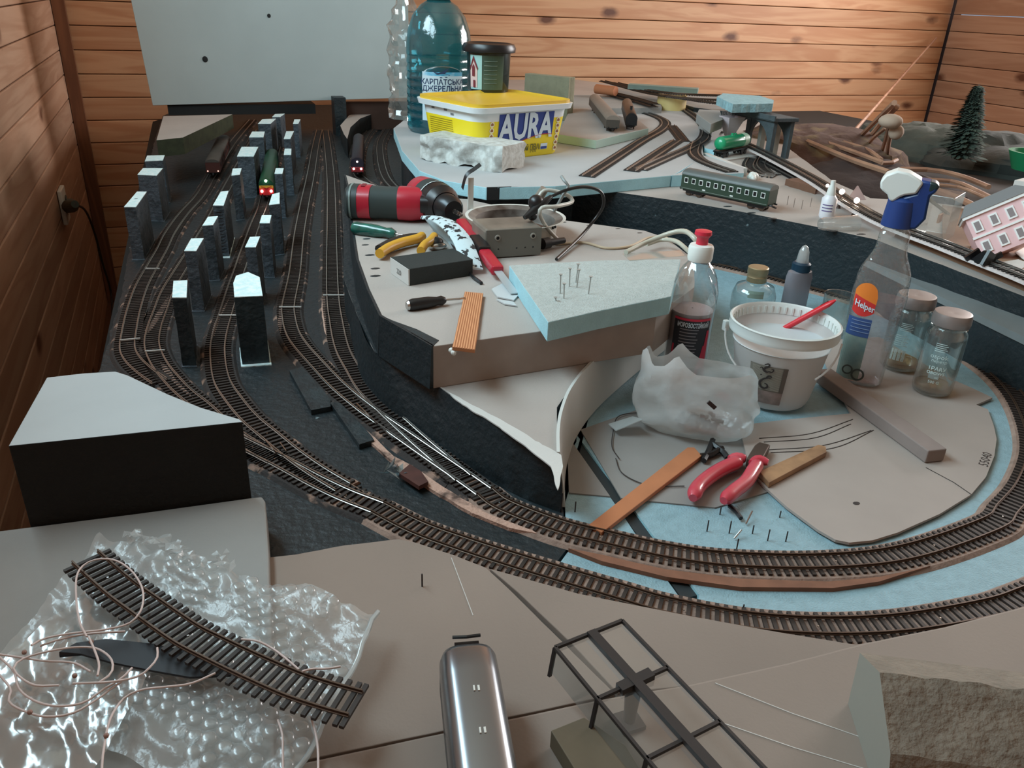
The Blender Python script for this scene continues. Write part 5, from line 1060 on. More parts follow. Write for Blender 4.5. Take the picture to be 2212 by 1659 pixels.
# glass jars
def jar(lb, bx, by, wpx, ty, lidw, tw, lines, liq=True, cap_at=.845):
    p = P(bx, by, .005); zt = zat(p, ty)-.005; r = wpx/2*mpp(p); t = thing('glass_jar', lb, 'jar', p); fa = faceang(p)
    part('glass', G().lathe([(.001, .0015), (r*.8, .001), (r*.96, .003), (r, .008), (r, zt*.70), (r*.95, zt*.76), (r*.80, zt*.81), (r*.78, zt*.87), (r*.80, zt*.9)], 40), GL, t, smooth=60)
    part('inner_glass', G().lathe([(.001, .004), (r*.88, .0055), (r*.92, .01), (r*.92, zt*.7), (r*.86, zt*.77), (r*.72, zt*.82)], 40), GL, t, smooth=60)
    part('lid', G().lathe([(r*.84, zt*.84), (r*.93, zt*.845), (r*.95, zt*.87), (r*.94, zt*.945), (r*.89, zt*.985), (r*.80, zt*.99), (.001, zt*.975)], 40, cap=True), M('lid_metal', c8(156, 146, 142), .38, metal=.5), t, smooth=40)
    part('clear_rim', G().lathe([(r*.80, zt*.80), (r*.90, zt*.81), (r*.90, zt*.835), (r*.8, zt*.84)], 40), GL, t, smooth=50)
    if liq: part('amber_base', G().lathe([(.001, .0045), (r*.86, .006), (r*.90, .011), (r*.9, zt*.10), (.001, zt*.105)], 32), clear('amber', (.95, .78, .52, 1), .25, .05, .5, c8(190, 140, 84)), t, smooth=50)
    W = M('print_white', c8(196, 216, 214), .5)
    for body, size, a, zz, bold in lines:
        part('lettering', G().text(body, size, lambda x, y: Vector((math.cos(fa+a+x/r)*(r+.0006), math.sin(fa+a+x/r)*(r+.0006), zt*zz+y)), bold=bold), W, t)
    g = G()
    for k in range(5):
        w2 = wrapped(r+.0006, fa-.35, fa+.15+.08*(k % 2), zt*(.66-k*.022), zt*(.66-k*.022)+.0008, 6); g.add(w2.v, w2.f)
    part('small_print', g, W, t, kind='stuff')
    return t, p, r, zt, fa
t, p, r, zt, fa = jar('shorter looking glass jar with barcode, behind the other jar', 1940, 792, 82, 634, 74, 0, [])
g = G()
for k in range(6): w2 = wrapped(r+.0006, fa-.50, fa+.05+.1*(k % 2), zt*(.5-k*.026), zt*(.5-k*.026)+.0009, 6); g.add(w2.v, w2.f)
part('small_print', g, M('print_white', 0), t, kind='stuff')
g = G()
for k in range(18):
    if k % 5 == 3: continue
    w2 = wrapped(r+.0006, fa-.52+k*.038, fa-.52+k*.038+.022, zt*.17, zt*.32, 1); g.add(w2.v, w2.f)
part('barcode', g, M('print_white', 0), t, kind='stuff')
t, p, r, zt, fa = jar('glass jar with metal lid and white lettering standing nearest the right track', 2010, 845, 80, 672, 82, 0, [('ospok', .0075, -.05, .51, 0), ('перетр', .0048, .0, .455, 0), ('1РАRУ', .0062, .0, .365, .0001), ('OBOWS', .005, -.02, .31, .0001), ('∞', .005, .08, .26, 0), ('500 G', .0046, .0, .20, 0)])
g = wrapped(r+.0005, fa-.32, fa+.18, zt*.24, zt*.32, 8); part('label_patch', g, clear('patch_pale', (.8, .85, .85, 1), .6, .2, .2, c8(190, 206, 204)), t)
# helper spray bottle: flat oval clear bottle
p = P(1853, 822, .005); lean = 0; zt = zat(p, 372)-.005; s = mpp(p)
t = thing('spray_bottle', 'tall clear spray bottle with orange label and blue and white trigger head', 'spray bottle', p)
fa = faceang(p)
Rt = Matrix.Rotation(fa, 3, 'Z')                                           # local x towards the camera, y to its left... kept in mesh
w2, d2 = 58*s, 36*s
def oval(wy, dx, z, n=36, e=.72, oy=0):
    return [Rt @ Vector((math.copysign(abs(math.cos(a))**e, math.cos(a))*dx, oy+math.copysign(abs(math.sin(a))**e, math.sin(a))*wy, z)) for a in [2*PI*k/n for k in range(n)]]
zb = lambda y: zat(p, y)-.005
zS, zN, zC_, zCt = zb(610), zb(500), zb(487), zb(432)
rg = [oval(w2*.72, d2*.8, .001), oval(w2*.80, d2*.95, .006), oval(w2*.86, d2, zS*.5), oval(w2*.92, d2, zS*.9), oval(w2*.88, d2*.95, zS)]
for k in range(1, 9):
    f_ = k/8; bulge = .10*math.sin(f_*PI*2.4); rg.append(oval(w2*(.88-.46*f_+bulge*.6), d2*(.95-.35*f_), zS+(zN-zS)*f_))
rg.append(oval(w2*.36, d2*.6, zN+.004, e=1)); rg.append(oval(w2*.36, d2*.6, zC_, e=1))
part('body', G().loft(rg), clear('spray_clear', (.92, .95, .95, 1), .10, .06, .8, c8(205, 210, 210), bump=.7, bs=90), t, smooth=60)
part('liquid', G().loft([oval(w2*.70, d2*.75, .004), oval(w2*.82, d2*.9, zS*.5), oval(w2*.86, d2*.92, zS*.86)]), clear('liquid_pale', (.97, .92, .93, 1), .10, .1, .2, c8(200, 180, 184)), t, smooth=60)
def face(u, z, e=.001):                      # on the camera side of the body; u to the right in the picture
    wy = w2*(.8+.12*min(1, z/zS)); u_ = max(-.985, min(.985, -u/wy)); n_ = math.asin(abs(u_)**(1/.72)); x = abs(math.cos(n_))**.72*d2*(.95+.05*z/zS)
    return Rt @ Vector((x+e, u, z))
def lab(name, u0, u1, z0_, z1_, mat, e, top=None):
    g = G(); n = 12
    for k in range(n):
        ua, ub = u0+(u1-u0)*k/n, u0+(u1-u0)*(k+1)/n; g.add([face(ua, z0_(ua) if callable(z0_) else z0_, e), face(ub, z0_(ub) if callable(z0_) else z0_, e), face(ub, z1_(ub) if callable(z1_) else z1_, e), face(ua, z1_(ua) if callable(z1_) else z1_, e)], [(0, 1, 2, 3)])
    return part(name, g, mat, t, smooth=60)
sgn = 1
U0, U1 = -w2*.80, -w2*.02
zL = lambda y: (zb(y))
lab('label_picture', U0, U1, zS*.06, zS*.50, M('label_sage', c8(128, 142, 132), .5, col2=c8(92, 116, 116), vs=40), .0010)
lab('label_blue_band', U0, U1, zS*.50, zS*.68, M('label_blue', c8(52, 78, 128), .45), .0012)
c0 = (U0+U1)/2; hw = (U1-U0)/2
lab('label_orange', U0*.97, U1, lambda u: zS*(.82), lambda u: zS*(.90+.12*math.sqrt(max(0, 1-((u-c0)/hw)**2))), M('label_orange', c8(232, 128, 48), .45), .0014)
lab('label_red_shape', U0*.95, U1*1.5, lambda u: zS*(.70+.05*((u-c0)/hw)**2), lambda u: zS*(.90-.07*((u-U0)/(2*hw))), M('label_red2', c8(206, 52, 50), .45), .0018)
part('lettering', G().text('Helper', .0105, lambda x, y: face(c0+.0015+x, zS*.80+y-x*.25, .0026), bold=.0002, fit=hw*1.75), TX, t)
for k in range(4): z = zS*(.65-k*.035); lab('print_line', U0*.85, U1*1.9, z, z+.0009, M('print_blue', c8(120, 140, 176), .5), .0018)
for u, z, r_ in ((U0*.55, zS*.16, .006), (U1*3.2, zS*.13, .0075)):
    g = G(); cpt = face(u, z, .003); g.lathe([(r_*.7, 0), (r_, 0)], 18, cpt, Rt @ Matrix.Rotation(PI/2, 3, 'Y')); part('printed_ring', g, M('ring_dark', c8(66, 76, 74), .5), t)
BC = M('spray_blue', c8(30, 58, 116), .35); rc = 33*mpp(Vector((p.x, p.y, zC_)))
part('collar', G().lathe([(rc*.9, zC_-.001), (rc*1.02, zC_), (rc*.9, zCt), (rc*.62, zCt+.004)], 28, cap=True), BC, t, smooth=40)
# head: built in the picture-facing plane of the bottle, u right, z up
hp = lambda u, z, x=0: Rt @ Vector((x, -u, z))
def slab_poly(name, pts, th, mat, x=0, sm=None, bev=.003):
    g = G(); n = len(pts); g.add([hp(u, z, x-th/2) for u, z in pts]+[hp(u, z, x+th/2) for u, z in pts], [tuple(range(n-1, -1, -1)), tuple(range(n, 2*n))]+[(i, (i+1) % n, n+(i+1) % n, n+i) for i in range(n)]); return part(name, g, mat, t, bevel=bev, smooth=30)
def uv(px, py): # the picture position carried onto the bottle's own mid plane
    w_ = ray(px, py); nx = Rt @ Vector((1, 0, 0)); k = nx.dot(p-Vector((0, 0, H)))/nx.dot(w_); q = Vector((0, 0, H))+w_*k-p; return -(Rt.transposed() @ q).y, q.z
slab_poly('nozzle_head', [uv(x, y) for x, y in ((1903, 402), (1903, 388), (1915, 374), (1940, 365), (1965, 370), (1990, 385), (1996, 392), (1980, 415), (1955, 418), (1945, 422), (1930, 432), (1922, 428), (1918, 416), (1908, 408))], .026, WHITEP)
slab_poly('head_cover', [uv(x, y) for x, y in ((1990, 385), (2024, 392), (2030, 402), (2020, 414), (2010, 420), (2000, 470), (1978, 492), (1962, 490), (1968, 450), (1960, 430), (1945, 432), (1948, 422), (1980, 415))], .022, BC)
slab_poly('cover_dark', [uv(x, y) for x, y in ((2008, 388), (2026, 393), (2031, 403), (2012, 414), (2002, 412))], .0225, M('cover_teal', c8(26, 48, 48), .4))
# blue collar glue bottle, gold capped bottle, glass cup
p = P(1712, 668, .004); zt = zat(p, 529)-.004; r = 31*mpp(p); t = thing('glue_bottle', 'small frosted squeeze bottle with dark blue collar and clear tip', 'bottle', p); FR = clear('frosted', (.75, .75, .78, 1), .75, .35, .3, c8(176, 172, 180), base=.05)
part('body', G().lathe([(r*.9, .001), (r, .005), (r, zt*.52), (r*.9, zt*.60), (r*.55, zt*.63)], 32, sy=.62, cap=True), FR, t, smooth=40)
part('collar', G().lathe([(r*.62, zt*.61), (r*.62, zt*.72), (r*.5, zt*.745)], 24, cap=True), M('collar_navy', c8(24, 52, 70), .4), t, smooth=40)
part('tip_cap', G().lathe([(r*.42, zt*.74), (r*.34, zt*.9), (r*.2, zt*.97), (.0005, zt)], 20, cap=True), clear('tip_clear', (.85, .88, .88, 1), .45, .1, .5), t, smooth=40)
p = P(1622, 672, .004); zt = zat(p, 576)-.004; r = 46*mpp(p); t = thing('medicine_bottle', 'wide clear glass bottle with gold metal cap behind the bucket', 'bottle', p)
part('glass', G().lathe([(r*.95, .001), (r, .005), (r, zt*.4), (r*.85, zt*.58), (r*.45, zt*.66), (r*.42, zt*.74)], 32, cap=True), GL, t, smooth=50)
part('gold_cap', G().lathe([(r*.44, zt*.68), (r*.46, zt*.70), (r*.44, zt*.76), (r*.47, zt*.79), (r*.44, zt*.83), (r*.47, zt*.87), (r*.47, zt*.985), (r*.43, zt), (.0005, zt*.995)], 28, cap=True), M('gold_cap', c8(176, 158, 124), .35, metal=.6), t, smooth=40)
fa = faceang(p); part('label', wrapped(r*.9, fa-.3, fa+.5, zt*.42, zt*.58), M('label_mint', c8(140, 160, 146), .6), t, smooth=50)
p = P(1795, 722, .004); zt = zat(p, 635)-.004; r = 33*mpp(p); t = thing('drinking_glass', 'small clear glass behind the red brush handle', 'glass', p)
part('glass', G().lathe([(.001, .002), (r*.75, .002), (r*.85, .006), (r*.95, zt), (r*.90, zt*.995), (r*.78, .008), (.001, .006)], 32), GL, t, smooth=40)
# plastic bag
p = P(1497, 925, .002); s = mpp(p); t = thing('plastic_bag', 'crumpled translucent white plastic bag with ragged open top', 'bag', p); fa = faceang(p); Rb = Matrix.Rotation(fa+PI/2, 3, 'Z'); rings = []; n = 72
for k in range(30):
    f_ = k/29; row = []
    for j in range(n):
        a = 2*PI*j/n; cx_, sy_ = math.cos(a), math.sin(a)
        wx = .062*(1.04-.14*f_**1.2+.10*math.sin(PI*f_)*0); wy = .036*(1.-.25*f_)
        u = cx_; kx = [(-1, .084), (-.92, .092), (-.8, .074), (-.62, .079), (-.45, .094), (-.28, .083), (-.1, .076), (.6, .076), (.85, .079), (1, .070)]
        topz = next(kx[i][1]+(kx[i+1][1]-kx[i][1])*(u-kx[i][0])/(kx[i+1][0]-kx[i][0]) for i in range(len(kx)-1) if u <= kx[i+1][0]+1e-6)*(.96 if sy_ < 0 else .90)
        q = Vector((cx_*wx*(1+(.10*f_ if cx_ < -.75 else 0)), sy_*wy, topz*f_))
        rad = Vector((cx_, sy_, 0)); fold = .0038*math.sin(a*5+f_*3+noise.noise(Vector((cx_, sy_, f_*2)))*5)*math.sin(PI*min(1, f_*1.3+.1)); q += rad*(fold+noise.noise(q*60+Vector((7, 0, 0)))*.0042*math.sin(PI*(f_*.8+.1)))
        if f_ < .15: q -= rad*.012*(1-f_/.15)
        row.append(Rb @ q)
    rings.append(row)
g = G().loft(rings, False); g.f.append(tuple(range(n-1, -1, -1))); g.m.append(0)
part('film', g, clear('bag_film', (.85, .87, .87, 1), .60, .22, .45, c8(236, 242, 242), bump=.5, bs=70, base=.04), t, smooth=24)
g = G(); q = [Rb @ Vector(v) for v in ((-.062, -.02, .012), (-.085, -.03, .004), (-.075, -.045, .006), (-.05, -.038, .02))]; g.add(q+[v+Vector((0, 0, .001)) for v in q], [(0, 1, 2, 3), (4, 7, 6, 5), (0, 4, 5, 1), (1, 5, 6, 2), (2, 6, 7, 3), (3, 7, 4, 0)]); part('loose_corner', g, MATS['bag_film'], t)
fr_ = Rb @ Vector((.014, -.0445, .052)); 
part('dark_mark', G().bar(fr_-Vector((.004, -.001, -.003)), fr_+Vector((.004, -.001, -.004)), .0015, .004), INK, t)
g = G()
for k in range(46):
    a = random.uniform(0, 2*PI); r_ = random.uniform(0, .8); q = Rb @ Vector((math.cos(a)*.034*r_, math.sin(a)*.016*r_, random.uniform(.005, .016))); g.box(q, (random.uniform(.006, .014), .003, .003), Matrix.Rotation(random.random()*3, 3, 'Z') @ Matrix.Rotation(random.random(), 3, 'X'))
part('small_parts', g, M('parts_dark', c8(40, 44, 44), .6), t, kind='stuff')
# foam stick
a, b = P(1775, 808, .012), P(2022, 985, .012); g = G().bar(a, b, .022, .014); t = solo('foam_stick', 'long square grey foam stick leaning towards the template edge', 'stick', g, M('stick_grey', c8(140, 126, 120), .8, var=.1), bevel=.0012)
# wooden sticks
def stick(lb, px, z, th, mat):
    pts = [v.xy for v in poly(px, z)]; g = G().prism(pts, z-th, z); return solo('wooden_stick', lb, 'stick', g, mat, bevel=.0006)
S1_ = M('stick_orange', c8(190, 122, 82), .55, var=.15, vs=30); S2_ = M('stick_brown', c8(168, 128, 92), .55, col2=c8(132, 98, 70), vs=40)
stick('long orange wooden stick lying across the dark gap', [(1272, 1133), (1300, 1150), (1516, 984), (1500, 966), (1485, 966)], .0065, .0045, S1_)
stick('brown wooden stick lying behind the red pliers', [(1640, 1018), (1662, 1042), (1786, 976), (1784, 964), (1768, 960)], .011, .006, S2_)
# red pliers
cc = P(1600, 1035, .004); t = thing('pliers', 'steel pliers with two pinkish red curved handles', 'pliers', (cc.x, cc.y, .004)); RH = M('pliers_red', c8(196, 50, 70), .35, col2=c8(214, 92, 104), vs=16, coat=.5)
def tp_(px, z, rr): pp = smoothpath([P(x, y, z) for x, y in px], .004); n = len(pp); return G().tube(pp, [rr*(.55 if i in (0, n-1) else (.85 if i in (1, n-2) else 1)) for i in range(n)], 14)
part('handle', tp_([(1497, 1076), (1508, 1052), (1535, 1028), (1565, 1010), (1598, 996)], .011, .0068), RH, t, True, smooth=60, label='left red handle')
part('handle', tp_([(1563, 1082), (1585, 1062), (1612, 1040), (1630, 1012), (1640, 1000)], .013, .0066), RH, t, True, smooth=60, label='right pinkish handle')
part('handle_guard', tp_([(1622, 1000), (1640, 994), (1662, 1000)], .013, .0052), RH, t, True, smooth=60)
part('handle_guard', tp_([(1575, 990), (1592, 988), (1612, 992)], .011, .005), RH, t, True, smooth=60)
g = G(); px = [(1612, 992), (1630, 963), (1640, 956), (1664, 962), (1650, 988), (1636, 1000)]; q = poly(px, .014); g.prism([v.xy for v in q], .006, .015); part('jaws', g, M('jaw_brown', c8(96, 82, 74), .4, metal=.6), t, True, bevel=.001)
# black sprues, wires, pins
def sprue(lb, lines, z, r_):
    g = G()
    for l in lines: g.tube(smoothpath([P(x, y, z) for x, y in l], .004), r_, 6)
    solo('black_sprue', lb, 'scrap', g, BLACKPL)
sprue('black plastic scrap between the bag and pliers handles', [[(1520, 995), (1530, 975), (1540, 950)], [(1540, 960), (1560, 975), (1572, 990)], [(1514, 985), (1535, 982), (1560, 968)]], .006, .003)
sprue('short black plastic pin below the right pliers handle', [[(1575, 1092), (1590, 1105), (1601, 1120)]], .004, .002)
cable('thin_wire', 'thin dark wire curling around beside the bag', [P(1392, 893, .003), P(1370, 892, .003), P(1335, 900, .004), P(1325, 930, .004), P(1322, 965, .004), P(1337, 990, .004)], .0005, INK, 'wire')
cable('thin_wire', 'thin dark wire passing under the orange stick', [P(1330, 990, .003), P(1342, 1020, .003), P(1380, 1042, .003), P(1420, 1050, .003), P(1480, 1050, .003)], .0005, INK, 'wire')
cable('shiny_wire', 'short shiny wire left of the bag', [P(1372, 855, .008), P(1388, 872, .008), P(1378, 890, .006), P(1373, 892, .006)], .0007, STEEL, 'wire')
solo('bright_pin', 'upper of two bright pins below the pliers', 'pin', G().tube([P(1611, 1132, .002), P(1625, 1104, .008)], .0008, 6), STEEL)
solo('bright_pin', 'lower of two bright pins below the pliers', 'pin', G().tube([P(1586, 1163, .002), P(1602, 1144, .008)], .0008, 6), STEEL)
for x, y, h_ in ((1242, 1106, 22), (1212, 1106, 40), (1527, 1148, 24), (1575, 1152, 26), (1625, 1153, 18), (1658, 1168, 24), (1697, 1170, 22), (1590, 1192, 28), (1555, 1112, 16), (1684, 1118, 14), (1604, 1322, 16)):
    b = P(x, y, 0); solo('foam_pin', {1242: 'dark pin just right of the black bank end', 1212: 'tall dark pin at the corner of the black bank', 1527: 'leftmost pin of the row below the pliers', 1575: 'second pin of the row below the pliers', 1625: 'third pin of the row below the pliers', 1658: 'fourth pin of the row below the pliers', 1697: 'rightmost pin of the row below the pliers', 1590: 'lowest pin close to the inner track', 1555: 'pin left of the right pliers handle end', 1684: 'pin near the left edge of the card template', 1604: 'pin between inner and outer loop track'}[x], 'pin', G().tube([b, b+Vector((0, 0, max(.004, (zat(b, y-h_))))) ], .0006, 6), INK, 'pins in the blue foam')
# scraps of film and paint on the yard floor
g = G()
for k in range(9): q = P(846+random.uniform(-14, 16), 1014+random.uniform(-12, 14), .006+random.random()*.006); g.add([q, q+Vector((random.uniform(-.01, .01), random.uniform(-.01, .01), .003)), q+Vector((random.uniform(-.01, .01), random.uniform(-.01, .01), -.003)), q+Vector((.002, .002, -.002))], [(0, 1, 2), (0, 2, 3), (0, 3, 1), (1, 3, 2)])
solo('film_scrap', 'crumpled shiny film scrap beside the curved turnout', 'scrap', g, clear('film_shiny', (.7, .78, .8, 1), .4, .08, .9, c8(150, 175, 182)))
board('switch_motor', 'reddish brown switch plate between the turnouts', 'plate', [(862, 1022), (885, 1002), (910, 1018), (925, 1040), (905, 1050)], .009, .004, M('switch_red', c8(84, 46, 38), .7, var=.3, vs=80))
# ------------------------------------------------------------------ socket and cord on the left wall
p = PX(133, 443, XL+.002); s = mpp(p); h_ = 58*s*1.1
t = thing('wall_socket', 'white double wall socket on the left plank wall', 'socket', p)
part('plate', G().box((.006, 0, 0), (.012, h_*1.0, h_*1.15)), WHITEP, t, bevel=.003); part('outlet', G().lathe([(.001, 0), (h_*.3, 0), (h_*.34, .003)], 20, (.012, 0, 0), Matrix.Rotation(PI/2, 3, 'Y')), M('socket_grey', c8(170, 170, 160), .5), t)
a = p+Vector((.014, 0, -.006)); b = PX(162, 441, XL+.06)
t = thing('cord_set', 'dark power cord hanging from the wall socket down behind the table', 'cord', p+Vector((.014, 0, 0)))
part('plug', G().tube([a, a.lerp(b, .5), b], [.018, .020, .010], 12), M('plug_olive', c8(44, 52, 42), .5), t, True, smooth=40)
part('cord', G().tube(smoothpath([b, PX(185, 456, XL+.05), PX(205, 505, XL+.05), PX(222, 570, XL+.05), PX(237, 620, XL+.05), PX(242, 660, XL+.05), PX(244, 760, XL+.05)], .01), .0036, 8), M('cord_dark', c8(44, 36, 30), .5), t, True, smooth=60)
# ------------------------------------------------------------------ right hand rear clutter
side = thing('side_table', 'low dark table beyond the raised track in the rear right corner', 'table', (2.8, 2.0, FZ))
ST_Z = .045
part('table_top', G().prism([P(1692, 292, ST_Z).xy+Vector((.02, 0)), P(1704, 326, ZC).xy+Vector((.02, 0)), P(1800, 396, ZC).xy+Vector((.02, 0)), P(1880, 431, ZC).xy+Vector((.02, 0)), P(2000, 439, ZC).xy+Vector((.02, 0)), P(2240, 474, ZC).xy+Vector((.03, 0)), (2.2, 1.0), (3.0, 1.), P(2300, 345, ST_Z).xy, P(2000, 318, ST_Z).xy, P(1800, 292, ST_Z).xy], .02, ST_Z), M('dark_cloth', c8(70, 62, 58), .9, var=.4, vs=9), side, True)
for x, y in ((1.95, 2.2), (2.7, 1.8), (2.7, 1.2), (2.3, 1.2)): part('leg', G().box((x, y, (FZ+.02)/2), (.06, .06, .02-FZ)), PLY, side, True)
HEAP = M('heap_brown', c8(84, 60, 50), .95, col2=c8(120, 100, 70), vs=18, thr=(.5, .7), bump=1, bs=60)
def heap(name, lb, px, z, rx, ry, h_, mat, seed):
    c = P(*px, z); g = G(); rings = []
    for k in range(12):
        f_ = k/11; row = []
        for j in range(30):
            a = 2*PI*j/30; q = Vector((math.cos(a)*rx*math.cos(f_*PI/2), math.sin(a)*ry*math.cos(f_*PI/2), h_*math.sin(f_*PI/2))); q *= 1+.35*noise.noise(q*9+Vector((seed, 0, 0)))+.12*noise.noise(q*40); q.z = max(q.z, 0); row.append(c+q)
        rings.append(row)
    return solo(name, lb, 'heap', g.loft(rings), mat, smooth=30)
heap('brown_heap', 'brown heap of netting and scraps right of the stone viaduct', (1760, 352), ST_Z, .20, .22, .085, HEAP, 1)
heap('brown_heap', 'dark brown heap behind the small glue bottle', (1880, 405), ST_Z, .16, .2, .05, M('heap_dark', c8(62, 48, 44), .95, bump=1, bs=60), 5)
heap('grey_heap', 'low grey green heap beside the bundle of sticks', (1985, 335), ST_Z, .13, .2, .09, M('heap_grey', c8(84, 88, 80), .95, bump=1, bs=40, var=.3, vs=20), 8)
heap('grey_heap', 'wide dark grey heap at the right edge below the little tree', (2130, 352), ST_Z, .22, .3, .075, M('heap_grey2', c8(66, 70, 66), .95, bump=1, bs=40, var=.3, vs=20), 12)
LATH = M('lath_wood', c8(178, 138, 112), .6, col2=c8(150, 110, 88), vs=12)
def lath(lb, pts, w_, th, group=None):
    return solo('wood_lath', lb, 'lath', G().tube(smoothpath(pts, .03), (w_+th)/4, 6), LATH, group, smooth=20)
lath('longest thin wooden lath leaning diagonally into the rear corner', [P(1825, 306, ST_Z+.03), PY(1925, 192, 3.0), PY(2022, 82, 3.36)], .014, .008)
lath('shorter leaning lath just right of the longest one', [P(1842, 312, ST_Z+.03), P(1885, 268, .16), P(1932, 222, .24)], .014, .010)
lath('shorter leaning lath pointing at the little tree', [P(1858, 322, ST_Z+.03), P(1900, 270, .15), P(1938, 230, .23)], .012, .010)
lath('steep lath under the tie of the stick bundle', [P(1900, 345, ST_Z+.02), P(1912, 305, ST_Z+.10), P(1922, 268, ST_Z+.17)], .010, .008)
lath('nearly upright lath right below the tie of the stick bundle', [P(1915, 350, ST_Z+.02), P(1920, 310, ST_Z+.10), P(1927, 270, ST_Z+.17)], .010, .008)
lath('bent lath at the left side of the stick bundle', [P(1868, 325, ST_Z+.02), P(1885, 300, ST_Z+.08), P(1915, 275, ST_Z+.15)], .010, .008)
c = P(1924, 262, ST_Z+.175); solo('white_tie', 'whitish rag tied round the top of the stick bundle', 'tie', G().ball(c, .022, 10, (1, 1, .6)).ball(c+Vector((.02, 0, -.02)), .014, 8), M('rag', c8(170, 150, 132), .9), smooth=50)
for i, (pts, w_) in enumerate((([(1745, 306), (1840, 345), (1920, 372)], .018), ([(1780, 306), (1850, 330), (1908, 352)], .014), ([(1798, 300), (1870, 322), (1905, 346)], .012), ([(1905, 352), (1925, 352), (1937, 346)], .012))):
    lath(['lowest lath of the row lying towards the spray bottle', 'middle lath of the row lying towards the spray bottle', 'upper lath of the row lying towards the spray bottle', 'short lath end lying across the row'][i], [P(x, y, ST_Z+.06) for x, y in pts], w_, .008)
for i, (pts, w_, z) in enumerate((([(1945, 365), (2020, 368), (2080, 382), (2136, 404)], .016, .10), ([(1990, 388), (2060, 392), (2110, 412), (2167, 441)], .012, .10), ([(2000, 398), (2070, 404), (2120, 424), (2160, 440)], .008, .098), ([(2028, 412), (2070, 428), (2112, 449)], .018, .11))):
    lath(['curved pale lath sweeping right behind the spray head', 'bright lath ending beside the white box', 'thin bright lath under the one ending beside the white box', 'thick round pale stick right of the spray head'][i], [P(x, y, z) for x, y in pts], w_, .006)
# little fir tree
p = P(2070, 345, ST_Z+.04); hT = zat(p, 182)-p.z; t = thing('fir_tree', 'small dusty grey green artificial fir tree near the right wall', 'tree', p)
NG = M('needles', c8(74, 92, 80), .9, var=.4, vs=40)
part('trunk', G().tube([(0, 0, 0), (0, 0, hT)], [.008, .002], 8), PLY, t)
g = G()
for k in range(1500):
    f_ = (k/1500)**.75; z = hT*(.06+.92*f_); R_ = (1-f_)*hT*.25+.008; a = k*2.39996; le = R_*random.uniform(.4, 1.1); d = Vector((math.cos(a), math.sin(a), -.25)); q = Vector((math.cos(a)*le*.3, math.sin(a)*le*.3, z)); e = q+d*le*.75; sd = Vector((-d.y, d.x, .2))*.005
    g.add([q, e-sd, e+d*.008, e+sd], [(0, 1, 2, 3)])
part('needles', g, NG, t, kind='stuff')
# green basin, white box at the right edge
p = P(2238, 368, ST_Z+.05); solo('green_basin', 'green plastic basin cut by the right picture edge', 'basin', G().lathe([(.001, 0), (.05, 0), (.062, .03), (.066, .04), (.058, .04), (.05, .01), (.001, .008)], 32, p), M('basin_green', c8(30, 130, 84), .4), smooth=40)
p = P(2200, 462, ZC); solo('white_box', 'small pale blue white box behind the pink house', 'box', G().box(p+Vector((.025, 0, .028)), (.075, .05, .056), Matrix.Rotation(.3, 3, 'Z')), FOAM, bevel=.001)
p = P(2112, 452, ZC+.0); board('cardboard_sheet', 'brown cardboard sheet lying between the clear box and the pink house', 'cardboard', [(2036, 442), (2114, 457), (2141, 476), (2090, 541), (2036, 516)], ZC+.003, .0028, M('cardboard', c8(134, 104, 80), .8, var=.1))
board('cardboard_sheet', 'lighter beige cardboard in front of the pink house', 'cardboard', [(2092, 541), (2145, 500), (2230, 536), (2260, 590), (2180, 580)], ZC+.002, .0019, M('cardboard2', c8(160, 126, 100), .8, var=.1))
board('paint_tray', 'dark rimmed tray edge left of the pink house', 'tray', [(2117, 506), (2150, 478), (2206, 442), (2190, 452), (2152, 492), (2140, 512)], ZC+.012, .008, M('tray_dark', c8(70, 66, 60), .5))
# pink model house, tipped over
p = P(2196, 532, ZC+.022); Rr = Matrix.Rotation(faceang(p)+PI/2+.35, 3, 'Z') @ Matrix.Rotation(math.radians(-32), 3, 'Y') @ Matrix.Rotation(math.radians(-26), 3, 'X')
t = thing('model_house', 'pink and white model house tipped over near the right edge', 'house', p, R=Rr); PK = M('house_pink', c8(238, 196, 196), .6); WH = M('house_white', c8(246, 244, 240), .6)
hw_, hd_, hh_ = .085, .05, .062
part('wall', G().box((0, hd_/2, hh_/2), (hw_, hd_, hh_)), PK, t, bevel=.0006)
part('cornice', G().box((0, hd_/2, hh_), (hw_+.006, hd_+.006, .004)), WH, t); part('band', G().box((0, -.001, hh_*.5), (hw_+.002, .002, .003)), WH, t)
part('roof', G().loft([[Vector(v) for v in ((-hw_/2-.004, -.004, hh_+.002), (hw_/2+.004, -.004, hh_+.002), (hw_/2+.004, hd_+.004, hh_+.002), (-hw_/2-.004, hd_+.004, hh_+.002))], [Vector(v) for v in ((-hw_/2+.01, hd_/2-.006, hh_+.02), (hw_/2-.01, hd_/2-.006, hh_+.02), (hw_/2-.01, hd_/2+.006, hh_+.02), (-hw_/2+.01, hd_/2+.006, hh_+.02))]]), M('house_roof', c8(120, 124, 126), .5), t)
for k in range(4):
    for z in (.25, .74):
        x = -hw_/2+hw_*(k+.5)/4; f_ = part('window_frame', G().box((x, -.0008, hh_*z), (.011, .0024, .017)), WH, t); part('pane', G().box((x, -.0018, hh_*z), (.007, .001, .012)), M('pane_grey', c8(150, 140, 140), .3), f_)
